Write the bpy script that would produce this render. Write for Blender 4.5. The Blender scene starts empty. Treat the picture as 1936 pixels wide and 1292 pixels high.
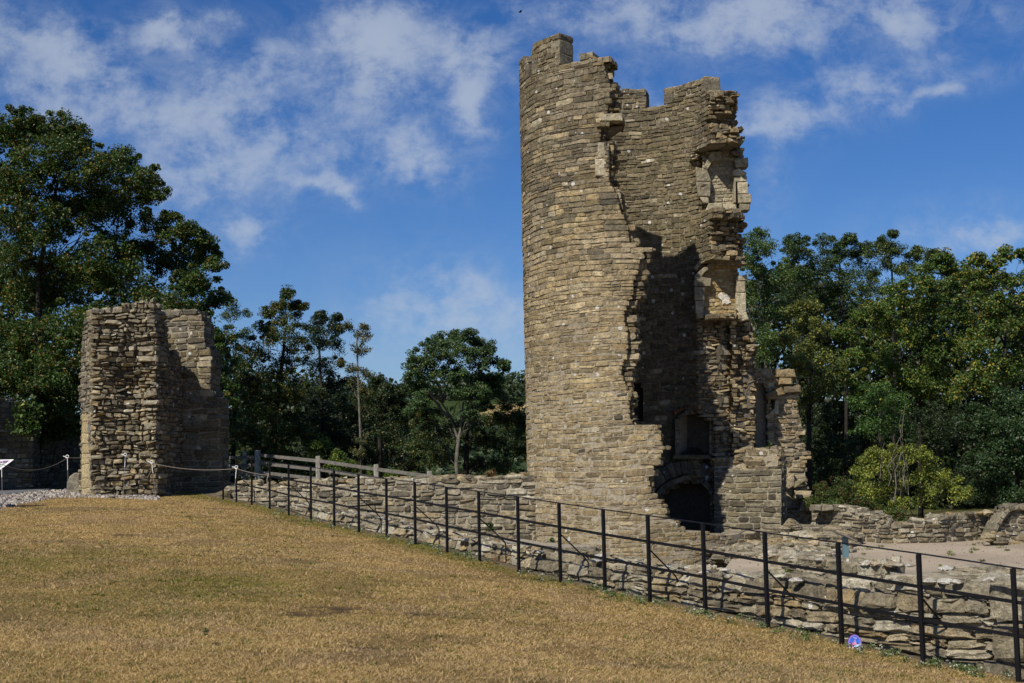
import bpy, math, random
import numpy as np
from mathutils import Matrix, Vector

random.seed(7)
RNG = np.random.default_rng(7)
SC = bpy.context.scene
COL = SC.collection
R_ = math.radians

# ------------------------------------------------------------------ camera
EYE = np.array([0.0, 0.0, 1.6])
FPX, CX, CY = 2600.0, 968.0, 646.0
PITCH, ROLL = math.atan((880 - 646) / FPX), R_(1.1)
FWD = np.array([0, math.cos(PITCH), math.sin(PITCH)])
_r = np.array([1.0, 0, 0]); _u = np.array([0, -math.sin(PITCH), math.cos(PITCH)])
RGT = _r * math.cos(ROLL) - _u * math.sin(ROLL)
UPV = _u * math.cos(ROLL) + _r * math.sin(ROLL)
cam_d = bpy.data.cameras.new('camera'); cam = bpy.data.objects.new('camera', cam_d); COL.objects.link(cam)
M = Matrix.Identity(4)
for i in range(3):
    M[i][0] = RGT[i]; M[i][1] = UPV[i]; M[i][2] = -FWD[i]; M[i][3] = EYE[i]
cam.matrix_world = M
cam_d.sensor_width = 36.0; cam_d.lens = 36.0 * FPX / 1936.0
cam_d.clip_start = 0.1; cam_d.clip_end = 3000
SC.camera = cam

# ------------------------------------------------------------------ light
SUN_AZ, SUN_EL = R_(34), R_(45)          # direction the light travels: degrees right of +Y, and height of the sun
SUN_STRENGTH = 4.6
SKY_STRENGTH = 0.056
sdir = Vector((math.sin(SUN_AZ) * math.cos(SUN_EL), math.cos(SUN_AZ) * math.cos(SUN_EL), -math.sin(SUN_EL)))
ld = bpy.data.lights.new('sun', 'SUN'); ld.energy = SUN_STRENGTH; ld.angle = R_(0.53); ld.color = (1.0, 0.945, 0.85)
lo = bpy.data.objects.new('sun', ld); COL.objects.link(lo)
lo.rotation_euler = sdir.to_track_quat('-Z', 'Y').to_euler(); lo.location = (-20, -30, 40)
SC.view_settings.view_transform = 'Standard'; SC.view_settings.look = 'None'
SC.view_settings.exposure = 0.18; SC.view_settings.gamma = 1.0

def pdir(px, py):
    return FWD + (px - CX) / FPX * RGT + (CY - py) / FPX * UPV
def P(px, py, Y):
    d = pdir(px, py); return EYE + d * (Y / d[1])

# ------------------------------------------------------------------ world: sky with thin clouds
world = bpy.data.worlds.new('World'); SC.world = world; world.use_nodes = True
nt = world.node_tree; nt.nodes.clear()
def wn(t, **k):
    n = nt.nodes.new(t)
    for a, b in k.items(): setattr(n, a, b)
    return n
def wl(a, b): nt.links.new(a, b)
def wmath(op, a, b=None, c=None, clamp=False):
    n = wn('ShaderNodeMath', operation=op); n.use_clamp = clamp
    for i, v in enumerate((a, b, c)):
        if v is None: continue
        if hasattr(v, 'links') or hasattr(v, 'is_linked'): wl(v, n.inputs[i])
        else: n.inputs[i].default_value = v
    return n.outputs[0]
sky = wn('ShaderNodeTexSky'); sky.sky_type = 'NISHITA'; sky.sun_disc = False
sky.sun_elevation = SUN_EL; sky.sun_rotation = SUN_AZ + math.pi
sky.altitude = 60; sky.air_density = 1.0; sky.dust_density = 0.25; sky.ozone_density = 3.0
tc = wn('ShaderNodeTexCoord')
sep = wn('ShaderNodeSeparateXYZ'); wl(tc.outputs['Generated'], sep.inputs[0])
ysafe = wmath('MAXIMUM', sep.outputs[1], 0.05)
uu = wmath('DIVIDE', sep.outputs[0], ysafe); vv = wmath('DIVIDE', sep.outputs[2], ysafe)
comb = wn('ShaderNodeCombineXYZ'); wl(uu, comb.inputs[0]); wl(vv, comb.inputs[1])
# warp the coordinates so that the clouds get ragged edges
nz0 = wn('ShaderNodeTexNoise'); nz0.inputs['Scale'].default_value = 9; nz0.inputs['Detail'].default_value = 6; nz0.inputs['Roughness'].default_value = 0.6
wl(comb.outputs[0], nz0.inputs['Vector'])
vm = wn('ShaderNodeVectorMath', operation='SUBTRACT'); wl(nz0.outputs['Color'], vm.inputs[0]); vm.inputs[1].default_value = (.5, .5, .5)
vs = wn('ShaderNodeVectorMath', operation='SCALE'); wl(vm.outputs[0], vs.inputs[0]); vs.inputs['Scale'].default_value = 0.055
va = wn('ShaderNodeVectorMath', operation='ADD'); wl(comb.outputs[0], va.inputs[0]); wl(vs.outputs[0], va.inputs[1])
sp2 = wn('ShaderNodeSeparateXYZ'); wl(va.outputs[0], sp2.inputs[0])
# (px, py, half-width px, half-height px, rotation degrees, weight)
CLOUDS = [(315, 45, 60, 48, 0, .8), (60, 95, 150, 60, -10, .48), (300, 190, 260, 75, -14, .52), (500, 130, 150, 70, 8, .42), (735, 95, 30, 45, 0, .25), (150, 110, 60, 40, 0, .3),
          (700, 60, 110, 75, 25, .75), (735, 130, 60, 110, -5, .62), (870, 110, 80, 80, -8, .75), (885, 220, 38, 75, 0, .75),
          (400, 340, 130, 110, 10, .55), (470, 435, 45, 38, 0, .55), (775, 305, 70, 42, -14, .72), (645, 350, 32, 36, 20, .8),
          (590, 345, 40, 22, 0, .5), (930, 580, 180, 75, -12, .45), (790, 630, 140, 60, 0, .38), (60, 200, 110, 60, 0, .35),
          (600, 240, 120, 60, 0, .38), (1250, 30, 160, 55, -5, .68), (1420, 20, 90, 70, 15, .6), (1480, 60, 120, 45, -5, .45),
          (1690, 60, 60, 45, 0, .55), (1640, 10, 160, 35, 0, .4), (1550, 190, 240, 46, 12, .55), (1720, 30, 200, 60, 0, .3), (1330, 210, 120, 40, 8, .3), (1500, 225, 90, 22, 8, .45),
          (1760, 195, 120, 20, 15, .5), (1900, 140, 80, 14, 10, .3), (1780, 445, 110, 45, 8, .42), (1900, 455, 60, 30, 0, .45),
          (1060, 20, 120, 40, 0, .3), (1130, 150, 160, 60, 0, .22), (1460, 350, 40, 60, 0, .2), (420, 20, 60, 30, 0, .3)]
acc = None
for (cx, cy, hw, hh, rot, wgt) in CLOUDS:
    d = pdir(cx, cy); u0, v0 = d[0] / d[1], d[2] / d[1]
    a, b = hw / FPX, hh / FPX; c_, s_ = math.cos(R_(rot)), math.sin(R_(rot))
    du = wmath('SUBTRACT', sp2.outputs[0], u0); dv = wmath('SUBTRACT', sp2.outputs[1], v0)
    p1 = wmath('MULTIPLY_ADD', dv, s_ / a, wmath('MULTIPLY', du, c_ / a))
    p2 = wmath('MULTIPLY_ADD', dv, c_ / b, wmath('MULTIPLY', du, -s_ / b))
    q = wmath('MULTIPLY_ADD', p1, p1, wmath('MULTIPLY', p2, p2))
    g = wmath('MULTIPLY', wmath('POWER', 2.718, wmath('MULTIPLY', q, -0.9)), wgt)
    acc = g if acc is None else wmath('SUBTRACT', wmath('ADD', acc, g), wmath('MULTIPLY', acc, g))
nz = wn('ShaderNodeTexNoise'); nz.inputs['Scale'].default_value = 23; nz.inputs['Detail'].default_value = 12; nz.inputs['Roughness'].default_value = 0.64
nz.inputs['Distortion'].default_value = 0.1
mp = wn('ShaderNodeMapping'); mp.inputs['Scale'].default_value = (1.0, 1.25, 1.0); mp.inputs['Location'].default_value = (3.1, 1.7, 0)
wl(comb.outputs[0], mp.inputs[0]); wl(mp.outputs[0], nz.inputs['Vector'])
nm = wn('ShaderNodeMapRange'); nm.inputs['From Min'].default_value = 0.33; nm.inputs['From Max'].default_value = 0.66
wl(nz.outputs['Fac'], nm.inputs['Value'])
raw = wmath('MULTIPLY_ADD', wmath('SUBTRACT', nz.outputs['Fac'], 0.5), 2.5, wmath('MULTIPLY', acc, 0.95))
dn = wn('ShaderNodeMapRange', interpolation_type='SMOOTHSTEP'); dn.inputs['From Min'].default_value = 0.10; dn.inputs['From Max'].default_value = 0.95; wl(raw, dn.inputs['Value'])
dens = wmath('MULTIPLY', dn.outputs[0], wmath('MULTIPLY_ADD', acc, .80, .28))
nv = wn('ShaderNodeTexNoise'); nv.inputs['Scale'].default_value = 30; nv.inputs['Detail'].default_value = 10; nv.inputs['Roughness'].default_value = .7; nv.inputs['Distortion'].default_value = .4
mv = wn('ShaderNodeMapping'); mv.inputs['Scale'].default_value = (.8, 1.0, 1.0); mv.inputs['Rotation'].default_value = (0, 0, R_(20)); wl(comb.outputs[0], mv.inputs[0]); wl(mv.outputs[0], nv.inputs['Vector'])
veil = wn('ShaderNodeMapRange', interpolation_type='SMOOTHSTEP'); veil.inputs['From Min'].default_value = .34; veil.inputs['From Max'].default_value = .72; wl(nv.outputs['Fac'], veil.inputs['Value'])
vq = wmath('MULTIPLY', veil.outputs[0], wmath('MULTIPLY', wmath('POWER', acc, .6), .48))
dens = wmath('MULTIPLY', dens, wmath('MINIMUM', wmath('MULTIPLY', acc, 6.0), 1.0))
dens = wmath('SUBTRACT', wmath('ADD', dens, vq), wmath('MULTIPLY', dens, vq))
front = wmath('GREATER_THAN', sep.outputs[1], 0.06)
back = wn('ShaderNodeTexNoise'); back.inputs['Scale'].default_value = 2.5; back.inputs['Detail'].default_value = 5
wl(tc.outputs['Generated'], back.inputs['Vector'])
bk = wn('ShaderNodeMapRange'); bk.inputs['From Min'].default_value = .5; bk.inputs['From Max'].default_value = .8; bk.inputs['To Max'].default_value = .5
wl(back.outputs['Fac'], bk.inputs['Value'])
cl = wmath('ADD', wmath('MULTIPLY', dens, front), wmath('MULTIPLY', bk.outputs[0], wmath('SUBTRACT', 1.0, front)))
cl = wmath('DIVIDE', cl, wmath('POWER', wmath('ADD', 1.0, wmath('POWER', wmath('MULTIPLY', cl, 1.15), 3.0)), .3333))
hsv = wn('ShaderNodeHueSaturation'); hsv.inputs['Saturation'].default_value = 1.30; hsv.inputs['Value'].default_value = 1.0
wl(sky.outputs[0], hsv.inputs['Color'])
mixc = wn('ShaderNodeMix', data_type='RGBA'); wl(cl, mixc.inputs[0]); tint = wn('ShaderNodeMix', data_type='RGBA', blend_type='MULTIPLY'); tint.inputs[0].default_value = 1; wl(hsv.outputs[0], tint.inputs[6]); tint.inputs[7].default_value = (.88, 1.0, 1.36, 1)
wl(tint.outputs[2], mixc.inputs[6])
CLOUD_COL = (7.6, 8.6, 10.2, 1)
mixc.inputs[7].default_value = CLOUD_COL
bg = wn('ShaderNodeBackground'); bg.inputs['Strength'].default_value = SKY_STRENGTH; wl(mixc.outputs[2], bg.inputs['Color'])
ow = wn('ShaderNodeOutputWorld'); wl(bg.outputs[0], ow.inputs[0])

# ------------------------------------------------------------------ materials
def new_mat(name):
    m = bpy.data.materials.new(name); m.use_nodes = True
    t = m.node_tree; t.nodes.clear()
    out = t.nodes.new('ShaderNodeOutputMaterial'); b = t.nodes.new('ShaderNodeBsdfPrincipled')
    t.links.new(b.outputs[0], out.inputs[0])
    b.inputs['Roughness'].default_value = 0.9
    b.inputs['Specular IOR Level'].default_value = 0.2
    return m, t, b
def N(t, typ, **k):
    n = t.nodes.new(typ)
    for a, v in k.items(): setattr(n, a, v)
    return n
def noise(t, vec, scale, detail=5, rough=.6, dist=0):
    n = N(t, 'ShaderNodeTexNoise'); n.inputs['Scale'].default_value = scale; n.inputs['Detail'].default_value = detail
    n.inputs['Roughness'].default_value = rough; n.inputs['Distortion'].default_value = dist
    if vec is not None: t.links.new(vec, n.inputs['Vector'])
    return n.outputs['Fac']
def mrange(t, v, a, b, c, d):
    n = N(t, 'ShaderNodeMapRange'); t.links.new(v, n.inputs['Value'])
    for i, x in zip(('From Min', 'From Max', 'To Min', 'To Max'), (a, b, c, d)): n.inputs[i].default_value = x
    return n.outputs[0]
def mixcol(t, fac, a, b, blend='MIX'):
    n = N(t, 'ShaderNodeMix', data_type='RGBA', blend_type=blend)
    for i, v in ((0, fac), (6, a), (7, b)):
        if isinstance(v, (tuple, list)): n.inputs[i].default_value = (*v, 1) if len(v) == 3 else v
        elif isinstance(v, (int, float)): n.inputs[i].default_value = v
        else: t.links.new(v, n.inputs[i])
    return n.outputs[2]
def vmul(t, v, s):
    n = N(t, 'ShaderNodeMath', operation='MULTIPLY'); t.links.new(v, n.inputs[0])
    if isinstance(s, (int, float)): n.inputs[1].default_value = s
    else: t.links.new(s, n.inputs[1])
    return n.outputs[0]
def bump(t, b, h, strength, dist):
    n = N(t, 'ShaderNodeBump'); n.inputs['Strength'].default_value = strength; n.inputs['Distance'].default_value = dist
    t.links.new(h, n.inputs['Height']); t.links.new(n.outputs[0], b.inputs['Normal'])

def stone_mat(name, lichen=0.5, white=0.03, wcell=2.6, orange=.3, pale=.3):
    """rough limestone; tone of each block comes from its own colour attribute"""
    m, t, b = new_mat(name)
    at = N(t, 'ShaderNodeAttribute', attribute_name='Col')
    geo = N(t, 'ShaderNodeNewGeometry'); pos = geo.outputs['Position']
    n1 = noise(t, pos, 9, 6, .7); n2 = noise(t, pos, 38, 4, .65); n3 = noise(t, pos, 1.3, 4, .6)
    c = mixcol(t, 1.0, at.outputs['Color'], mixcol(t, mrange(t, n1, .3, .72, 0, 1), (.42, .40, .38), (1.48, 1.43, 1.34)), 'MULTIPLY')
    c = mixcol(t, 1.0, c, mixcol(t, mrange(t, n2, .3, .7, 0, 1), (.66, .65, .64), (1.3, 1.3, 1.28)), 'MULTIPLY')
    # grey-black weather film and pale crust
    c = mixcol(t, mrange(t, n3, .52, .72, 0, .5 * lichen), c, (.075, .068, .056))
    n4 = noise(t, pos, 5.5, 7, .75)
    c = mixcol(t, mrange(t, n4, .6, .72, 0, pale), c, (.42, .40, .35))
    n5 = noise(t, pos, 7.0, 5, .7, .5)
    c = mixcol(t, mrange(t, n5, .62, .72, 0, orange), c, (.30, .16, .045))
    # small round white lichen
    if white > 0:
        vo = N(t, 'ShaderNodeTexVoronoi'); vo.inputs['Scale'].default_value = wcell; t.links.new(pos, vo.inputs['Vector'])
        vo.inputs['Randomness'].default_value = 1
        sc = N(t, 'ShaderNodeSeparateColor'); t.links.new(vo.outputs['Color'], sc.inputs[0])
        pw = N(t, 'ShaderNodeMath', operation='POWER'); t.links.new(sc.outputs[0], pw.inputs[0]); pw.inputs[1].default_value = 1.5
        rad = vmul(t, pw.outputs[0], white * wcell)
        lt = N(t, 'ShaderNodeMath', operation='LESS_THAN'); t.links.new(vo.outputs['Distance'], lt.inputs[0]); t.links.new(rad, lt.inputs[1])
        ch = N(t, 'ShaderNodeMath', operation='GREATER_THAN'); t.links.new(sc.outputs[1], ch.inputs[0]); ch.inputs[1].default_value = 0.3
        c = mixcol(t, vmul(t, lt.outputs[0], vmul(t, ch.outputs[0], .85)), c, (.62, .61, .56))
    t.links.new(c, b.inputs['Base Color'])
    n6 = noise(t, pos, 85, 3, .8); c = mixcol(t, mrange(t, n6, .56, .7, 0, .55), c, (.05, .042, .03)); t.links.new(c, b.inputs['Base Color'])
    hh = N(t, 'ShaderNodeMath', operation='ADD'); t.links.new(n1, hh.inputs[0]); t.links.new(vmul(t, n2, .5), hh.inputs[1])
    bump(t, b, hh.outputs[0], 1.0, .05)
    return m
def plain_mat(name, c1, c2, scale=8, rough=.9, bs=.5, bd=.02, metallic=0, spec=.2, detail=6):
    m, t, b = new_mat(name)
    geo = N(t, 'ShaderNodeNewGeometry'); n1 = noise(t, geo.outputs['Position'], scale, detail, .65)
    cc_ = mixcol(t, mrange(t, n1, .3, .7, 0, 1), c1, c2)
    if 'mortar' in name:
        at = N(t, 'ShaderNodeAttribute', attribute_name='Col'); cc_ = mixcol(t, 1.0, cc_, at.outputs['Color'], 'MULTIPLY')
    t.links.new(cc_, b.inputs['Base Color'])
    b.inputs['Roughness'].default_value = rough; b.inputs['Metallic'].default_value = metallic
    b.inputs['Specular IOR Level'].default_value = spec
    bump(t, b, n1, bs, bd); return m
def flat_mat(name, c, rough=.6, spec=.3, metallic=0):
    m, t, b = new_mat(name); b.inputs['Base Color'].default_value = (*c, 1); b.inputs['Roughness'].default_value = rough
    b.inputs['Specular IOR Level'].default_value = spec; b.inputs['Metallic'].default_value = metallic; return m
def attr_mat(name, trans=0.0, rough=.7, spec=.25, nscale=None):
    m, t, b = new_mat(name)
    at = N(t, 'ShaderNodeAttribute', attribute_name='Col')
    c = at.outputs['Color']
    if nscale:
        geo = N(t, 'ShaderNodeNewGeometry'); n1 = noise(t, geo.outputs['Position'], nscale, 6, .7)
        c = mixcol(t, 1.0, c, mixcol(t, mrange(t, n1, .3, .7, 0, 1), (.6, .6, .6), (1.35, 1.35, 1.35)), 'MULTIPLY')
        bump(t, b, n1, .5, .02)
    t.links.new(c, b.inputs['Base Color']); b.inputs['Roughness'].default_value = rough; b.inputs['Specular IOR Level'].default_value = spec
    if trans > 0:
        tr = N(t, 'ShaderNodeBsdfTranslucent'); t.links.new(mixcol(t, 1.0, c, (1.5, 1.6, .7), 'MULTIPLY'), tr.inputs[0])
        mx = N(t, 'ShaderNodeMixShader'); mx.inputs[0].default_value = trans
        out = [n for n in t.nodes if n.type == 'OUTPUT_MATERIAL'][0]
        t.links.new(b.outputs[0], mx.inputs[1]); t.links.new(tr.outputs[0], mx.inputs[2]); t.links.new(mx.outputs[0], out.inputs[0])
    return m

MT = dict(
    stone=stone_mat('weathered_limestone', .8, .06, 3.6),
    near=stone_mat('wall_limestone', .5, .05, 3.6, .6, .85),
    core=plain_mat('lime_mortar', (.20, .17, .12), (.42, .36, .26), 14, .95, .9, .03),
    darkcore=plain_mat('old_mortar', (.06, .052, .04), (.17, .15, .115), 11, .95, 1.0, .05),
    dressed=stone_mat('dressed_limestone', .25, .0, 3, .2, .3),
    leaf=attr_mat('leaf', .22, .45, .35), bark=plain_mat('bark', (.018, .016, .012), (.06, .052, .042), 7, .95, .8, .05),
    palebark=plain_mat('pale_bark', (.07, .064, .05), (.20, .18, .145), 5, .95, .6, .03),
    grass=attr_mat('dry_grass', .15, .85, .1),
    iron=plain_mat('black_painted_iron', (.004, .004, .005), (.009, .009, .011), 30, .55, .2, .003, 0, .2),
    oak=plain_mat('silvered_oak', (.20, .18, .155), (.40, .37, .32), 6, .85, .4, .01),
    oakrail=plain_mat('grey_oak', (.085, .078, .066), (.19, .175, .15), 6, .85, .4, .01), white=flat_mat('white_paint', (.78, .78, .76), .5), steel=flat_mat('galvanised_steel', (.22, .22, .23), .5, .4, .3),
    rope=plain_mat('rope', (.20, .17, .14), (.33, .28, .23), 60), gravelstone=attr_mat('rubble_stone', 0, .95, .1, 25),
    nest=plain_mat('nest_twigs', (.02, .016, .012), (.07, .055, .04), 20),
    teal=flat_mat('teal_paint', (.10, .17, .19), .5), panel=flat_mat('grey_panel', (.17, .15, .13), .5),
    bird=flat_mat('dark_feathers', (.012, .012, .012), .9),
)

# ------------------------------------------------------------------ object helpers
def tag(o, label=None, cat=None, group=None, kind=None):
    if label: o['label'] = label
    if cat: o['category'] = cat
    if group: o['group'] = group
    if kind: o['kind'] = kind
    return o
def empty(name, loc, label, cat, group=None):
    o = bpy.data.objects.new(name, None); o.empty_display_size = .3; o.location = tuple(loc); COL.objects.link(o)
    return tag(o, label, cat, group)

class MB:
    """collects vertices and faces with a colour per vertex, builds ONE mesh object"""
    def __init__(s): s.V = []; s.C = []; s.Q = []; s.T = []; s.mq = []; s.mt = []; s.n = 0
    def add(s, v, quads=None, tris=None, col=(1, 1, 1), mi=0):
        v = np.asarray(v, float).reshape(-1, 3); c = np.asarray(col, float)
        if c.ndim == 1: c = np.tile(c[:3], (len(v), 1))
        if quads is not None and len(quads):
            q = np.asarray(quads, int).reshape(-1, 4) + s.n; s.Q.append(q); s.mq.append(np.full(len(q), mi))
        if tris is not None and len(tris):
            t = np.asarray(tris, int).reshape(-1, 3) + s.n; s.T.append(t); s.mt.append(np.full(len(t), mi))
        s.V.append(v); s.C.append(c); s.n += len(v)
    def box(s, c, d, yaw=0, col=(1, 1, 1), mi=0, tilt=0):
        x, y, z = [k / 2 for k in d]
        p = np.array([[a, b, e] for e in (-z, z) for b in (-y, y) for a in (-x, x)], float)
        if tilt: ct, st = math.cos(tilt), math.sin(tilt); p = np.c_[p[:, 0], p[:, 1] * ct - p[:, 2] * st, p[:, 1] * st + p[:, 2] * ct]
        cy, sy = math.cos(yaw), math.sin(yaw); p = np.c_[p[:, 0] * cy - p[:, 1] * sy, p[:, 0] * sy + p[:, 1] * cy, p[:, 2]]
        s.add(p + np.asarray(c), [[0, 2, 3, 1], [4, 5, 7, 6], [0, 1, 5, 4], [2, 6, 7, 3], [0, 4, 6, 2], [1, 3, 7, 5]], col=col, mi=mi)
    def tube(s, pts, rad, k=7, col=(1, 1, 1), mi=0, flat=None):
        pts = np.asarray(pts, float); n = len(pts); rad = np.broadcast_to(rad, (n,))
        V = []
        for i in range(n):
            d = pts[min(i + 1, n - 1)] - pts[max(i - 1, 0)]; d = d / (np.linalg.norm(d) + 1e-9)
            a = np.cross(d, [0, 0, 1.0]) if abs(d[2]) < .95 else np.cross(d, [0, 1.0, 0]); a /= np.linalg.norm(a); b = np.cross(d, a)
            for j in range(k):
                t = 2 * math.pi * j / k; V.append(pts[i] + rad[i] * (math.cos(t) * a + math.sin(t) * b * (flat or 1)))
        q = [[i * k + j, i * k + (j + 1) % k, (i + 1) * k + (j + 1) % k, (i + 1) * k + j] for i in range(n - 1) for j in range(k)]
        tr = [[0, j + 1, j] for j in range(1, k - 1)] + [[(n - 1) * k, (n - 1) * k + j, (n - 1) * k + j + 1] for j in range(1, k - 1)]
        s.add(V, q, tr, col, mi)
    def build(s, name, mats, parent=None, smooth=False):
        me = bpy.data.meshes.new(name)
        V = np.concatenate(s.V); C = np.concatenate(s.C)
        Q = np.concatenate(s.Q) if s.Q else np.zeros((0, 4), int); T = np.concatenate(s.T) if s.T else np.zeros((0, 3), int)
        mi = np.concatenate(s.mq + s.mt)
        org = np.zeros(3)
        if parent is not None: org = np.array(parent.location)
        me.vertices.add(len(V)); me.vertices.foreach_set('co', (V - org).ravel())
        nl = 4 * len(Q) + 3 * len(T); me.loops.add(nl); me.loops.foreach_set('vertex_index', np.concatenate([Q.ravel(), T.ravel()]))
        me.polygons.add(len(Q) + len(T))
        me.polygons.foreach_set('loop_start', np.concatenate([np.arange(len(Q)) * 4, 4 * len(Q) + np.arange(len(T)) * 3]))
        me.polygons.foreach_set('loop_total', np.concatenate([np.full(len(Q), 4), np.full(len(T), 3)]))
        me.polygons.foreach_set('material_index', mi)
        me.polygons.foreach_set('use_smooth', np.full(len(Q) + len(T), bool(smooth)))
        ca = me.color_attributes.new('Col', 'FLOAT_COLOR', 'POINT'); ca.data.foreach_set('color', np.c_[C, np.ones(len(C))].ravel())
        me.update(calc_edges=True); me.validate()
        for m in (mats if isinstance(mats, (list, tuple)) else [mats]): me.materials.append(m)
        o = bpy.data.objects.new(name, me); COL.objects.link(o)
        if parent is not None: o.parent = parent
        return o

def vnoise(x, y, sc, seed=0):
    x = np.asarray(x, float) / sc; y = np.asarray(y, float) / sc
    xi = np.floor(x); yi = np.floor(y); fx = x - xi; fy = y - yi; fx = fx * fx * (3 - 2 * fx); fy = fy * fy * (3 - 2 * fy)
    def h(a, b):
        v = np.sin(a * 127.1 + b * 311.7 + seed * 74.7) * 43758.5453; return v - np.floor(v)
    return (h(xi, yi) * (1 - fx) + h(xi + 1, yi) * fx) * (1 - fy) + (h(xi, yi + 1) * (1 - fx) + h(xi + 1, yi + 1) * fx) * fy
def fbm(x, y, sc, o=4, seed=0):
    r = 0; a = .5
    for k in range(o): r = r + a * vnoise(x, y, sc / 2 ** k, seed + k * 3); a /= 2
    return r / (1 - .5 ** o)
def sstep(a, b, x):
    t = np.clip((np.asarray(x, float) - a) / (b - a), 0, 1); return t * t * (3 - 2 * t)

# ------------------------------------------------------------------ masonry
PAL = dict(
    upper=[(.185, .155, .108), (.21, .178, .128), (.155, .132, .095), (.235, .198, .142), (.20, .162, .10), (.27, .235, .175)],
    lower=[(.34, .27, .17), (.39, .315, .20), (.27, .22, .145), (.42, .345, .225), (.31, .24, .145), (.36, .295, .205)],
    inner=[(.175, .15, .10), (.21, .178, .12), (.15, .128, .088), (.235, .195, .13), (.185, .15, .095)],
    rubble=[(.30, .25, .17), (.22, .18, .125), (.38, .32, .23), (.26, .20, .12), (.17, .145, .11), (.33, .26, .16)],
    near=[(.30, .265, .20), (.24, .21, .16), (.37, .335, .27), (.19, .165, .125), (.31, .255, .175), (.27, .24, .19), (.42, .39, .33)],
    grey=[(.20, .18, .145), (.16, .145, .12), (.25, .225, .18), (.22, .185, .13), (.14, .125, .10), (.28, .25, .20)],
    pale=[(.40, .36, .28), (.44, .39, .30), (.36, .32, .25)],
    gold=[(.42, .30, .14), (.46, .36, .20), (.38, .27, .13), (.40, .33, .22)],
)
def tone(pal, vary=.2):
    c = np.array(random.choice(PAL[pal])) * (.99, 1.0, .935); return c * (1 + random.uniform(-vary, vary))

class Stones:
    """list of blocks on a surface S(u, v, n) -> world"""
    def __init__(s, S, g=4): s.S = S; s.R = []; s.Cc = []; s.g = g
    def put(s, u0, u1, v0, v1, prot=.01, depth=.2, col=(1, 1, 1), bev=.02, rough=.006, skew=.0):
        s.R.append((u0, u1, v0, v1, prot, depth, bev, rough, skew)); s.Cc.append(col)
    def flush(s, mb, mi=0):
        if not s.R: return
        A = np.array(s.R); n = len(A); g = s.g
        u0, u1, v0, v1, pr, dp, bv, ro, sk = A.T
        if g == 4: k = np.array([-1, -.72, .72, 1.0])
        elif g == 5: k = np.array([-1, -.8, 0, .8, 1.0])
        else: k = np.array([-1, -.85, -.4, .35, .85, 1.0])
        gu, gv = np.meshgrid(k, k); gu = gu.ravel(); gv = gv.ravel(); m = len(gu)
        edge = ((np.abs(gu) > .99).astype(float) + (np.abs(gv) > .99))
        hu = (u1 - u0) / 2; hv = (v1 - v0) / 2; cu = (u0 + u1) / 2; cv = (v0 + v1) / 2
        # rounded corners: pull the corners inward
        cor = (edge > 1.5); fu = np.where(cor, .86, 1.0); fv = np.where(cor, .78, 1.0)
        ju = RNG.normal(0, 1, (n, m)) * np.minimum(ro * 1.2, hu * .12)[:, None]; jv = RNG.normal(0, 1, (n, m)) * np.minimum(ro, hv * .16)[:, None]
        U = cu[:, None] + hu[:, None] * gu * fu + ju; Vv = cv[:, None] + hv[:, None] * gv * fv + jv + (sk[:, None] * gu)
        tl = RNG.normal(0, 1, (n, 1)) * ro[:, None] * .9; tl2 = RNG.normal(0, 1, (n, 1)) * ro[:, None] * .9
        Nn = pr[:, None] - bv[:, None] * np.clip(edge, 0, 1.6) + RNG.normal(0, 1, (n, m)) * ro[:, None] * .8 + tl * gu + tl2 * gv
        ring = [i for i in range(g)] + [g * j + g - 1 for j in range(1, g)] + [g * (g - 1) + i for i in range(g - 2, -1, -1)] + [g * j for j in range(g - 2, 0, -1)]
        L = len(ring)
        Ub = U[:, ring]; Vb = Vv[:, ring]; Nb = np.repeat(-dp[:, None], L, 1)
        Ua = np.concatenate([U, Ub], 1); Va = np.concatenate([Vv, Vb], 1); Na = np.concatenate([Nn, Nb], 1)
        W = s.S(Ua.ravel(), Va.ravel(), Na.ravel())
        q = [[j * g + i, j * g + i + 1, (j + 1) * g + i + 1, (j + 1) * g + i] for j in range(g - 1) for i in range(g - 1)]
        q += [[ring[(i + 1) % L], ring[i], m + i, m + (i + 1) % L] for i in range(L)]
        q = np.array(q); tot = m + L
        Q = (q[None] + (np.arange(n) * tot)[:, None, None]).reshape(-1, 4)
        C = np.repeat(np.array(s.Cc), tot, 0)
        mb.add(W, Q, col=C, mi=mi); s.R = []; s.Cc = []

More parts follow.
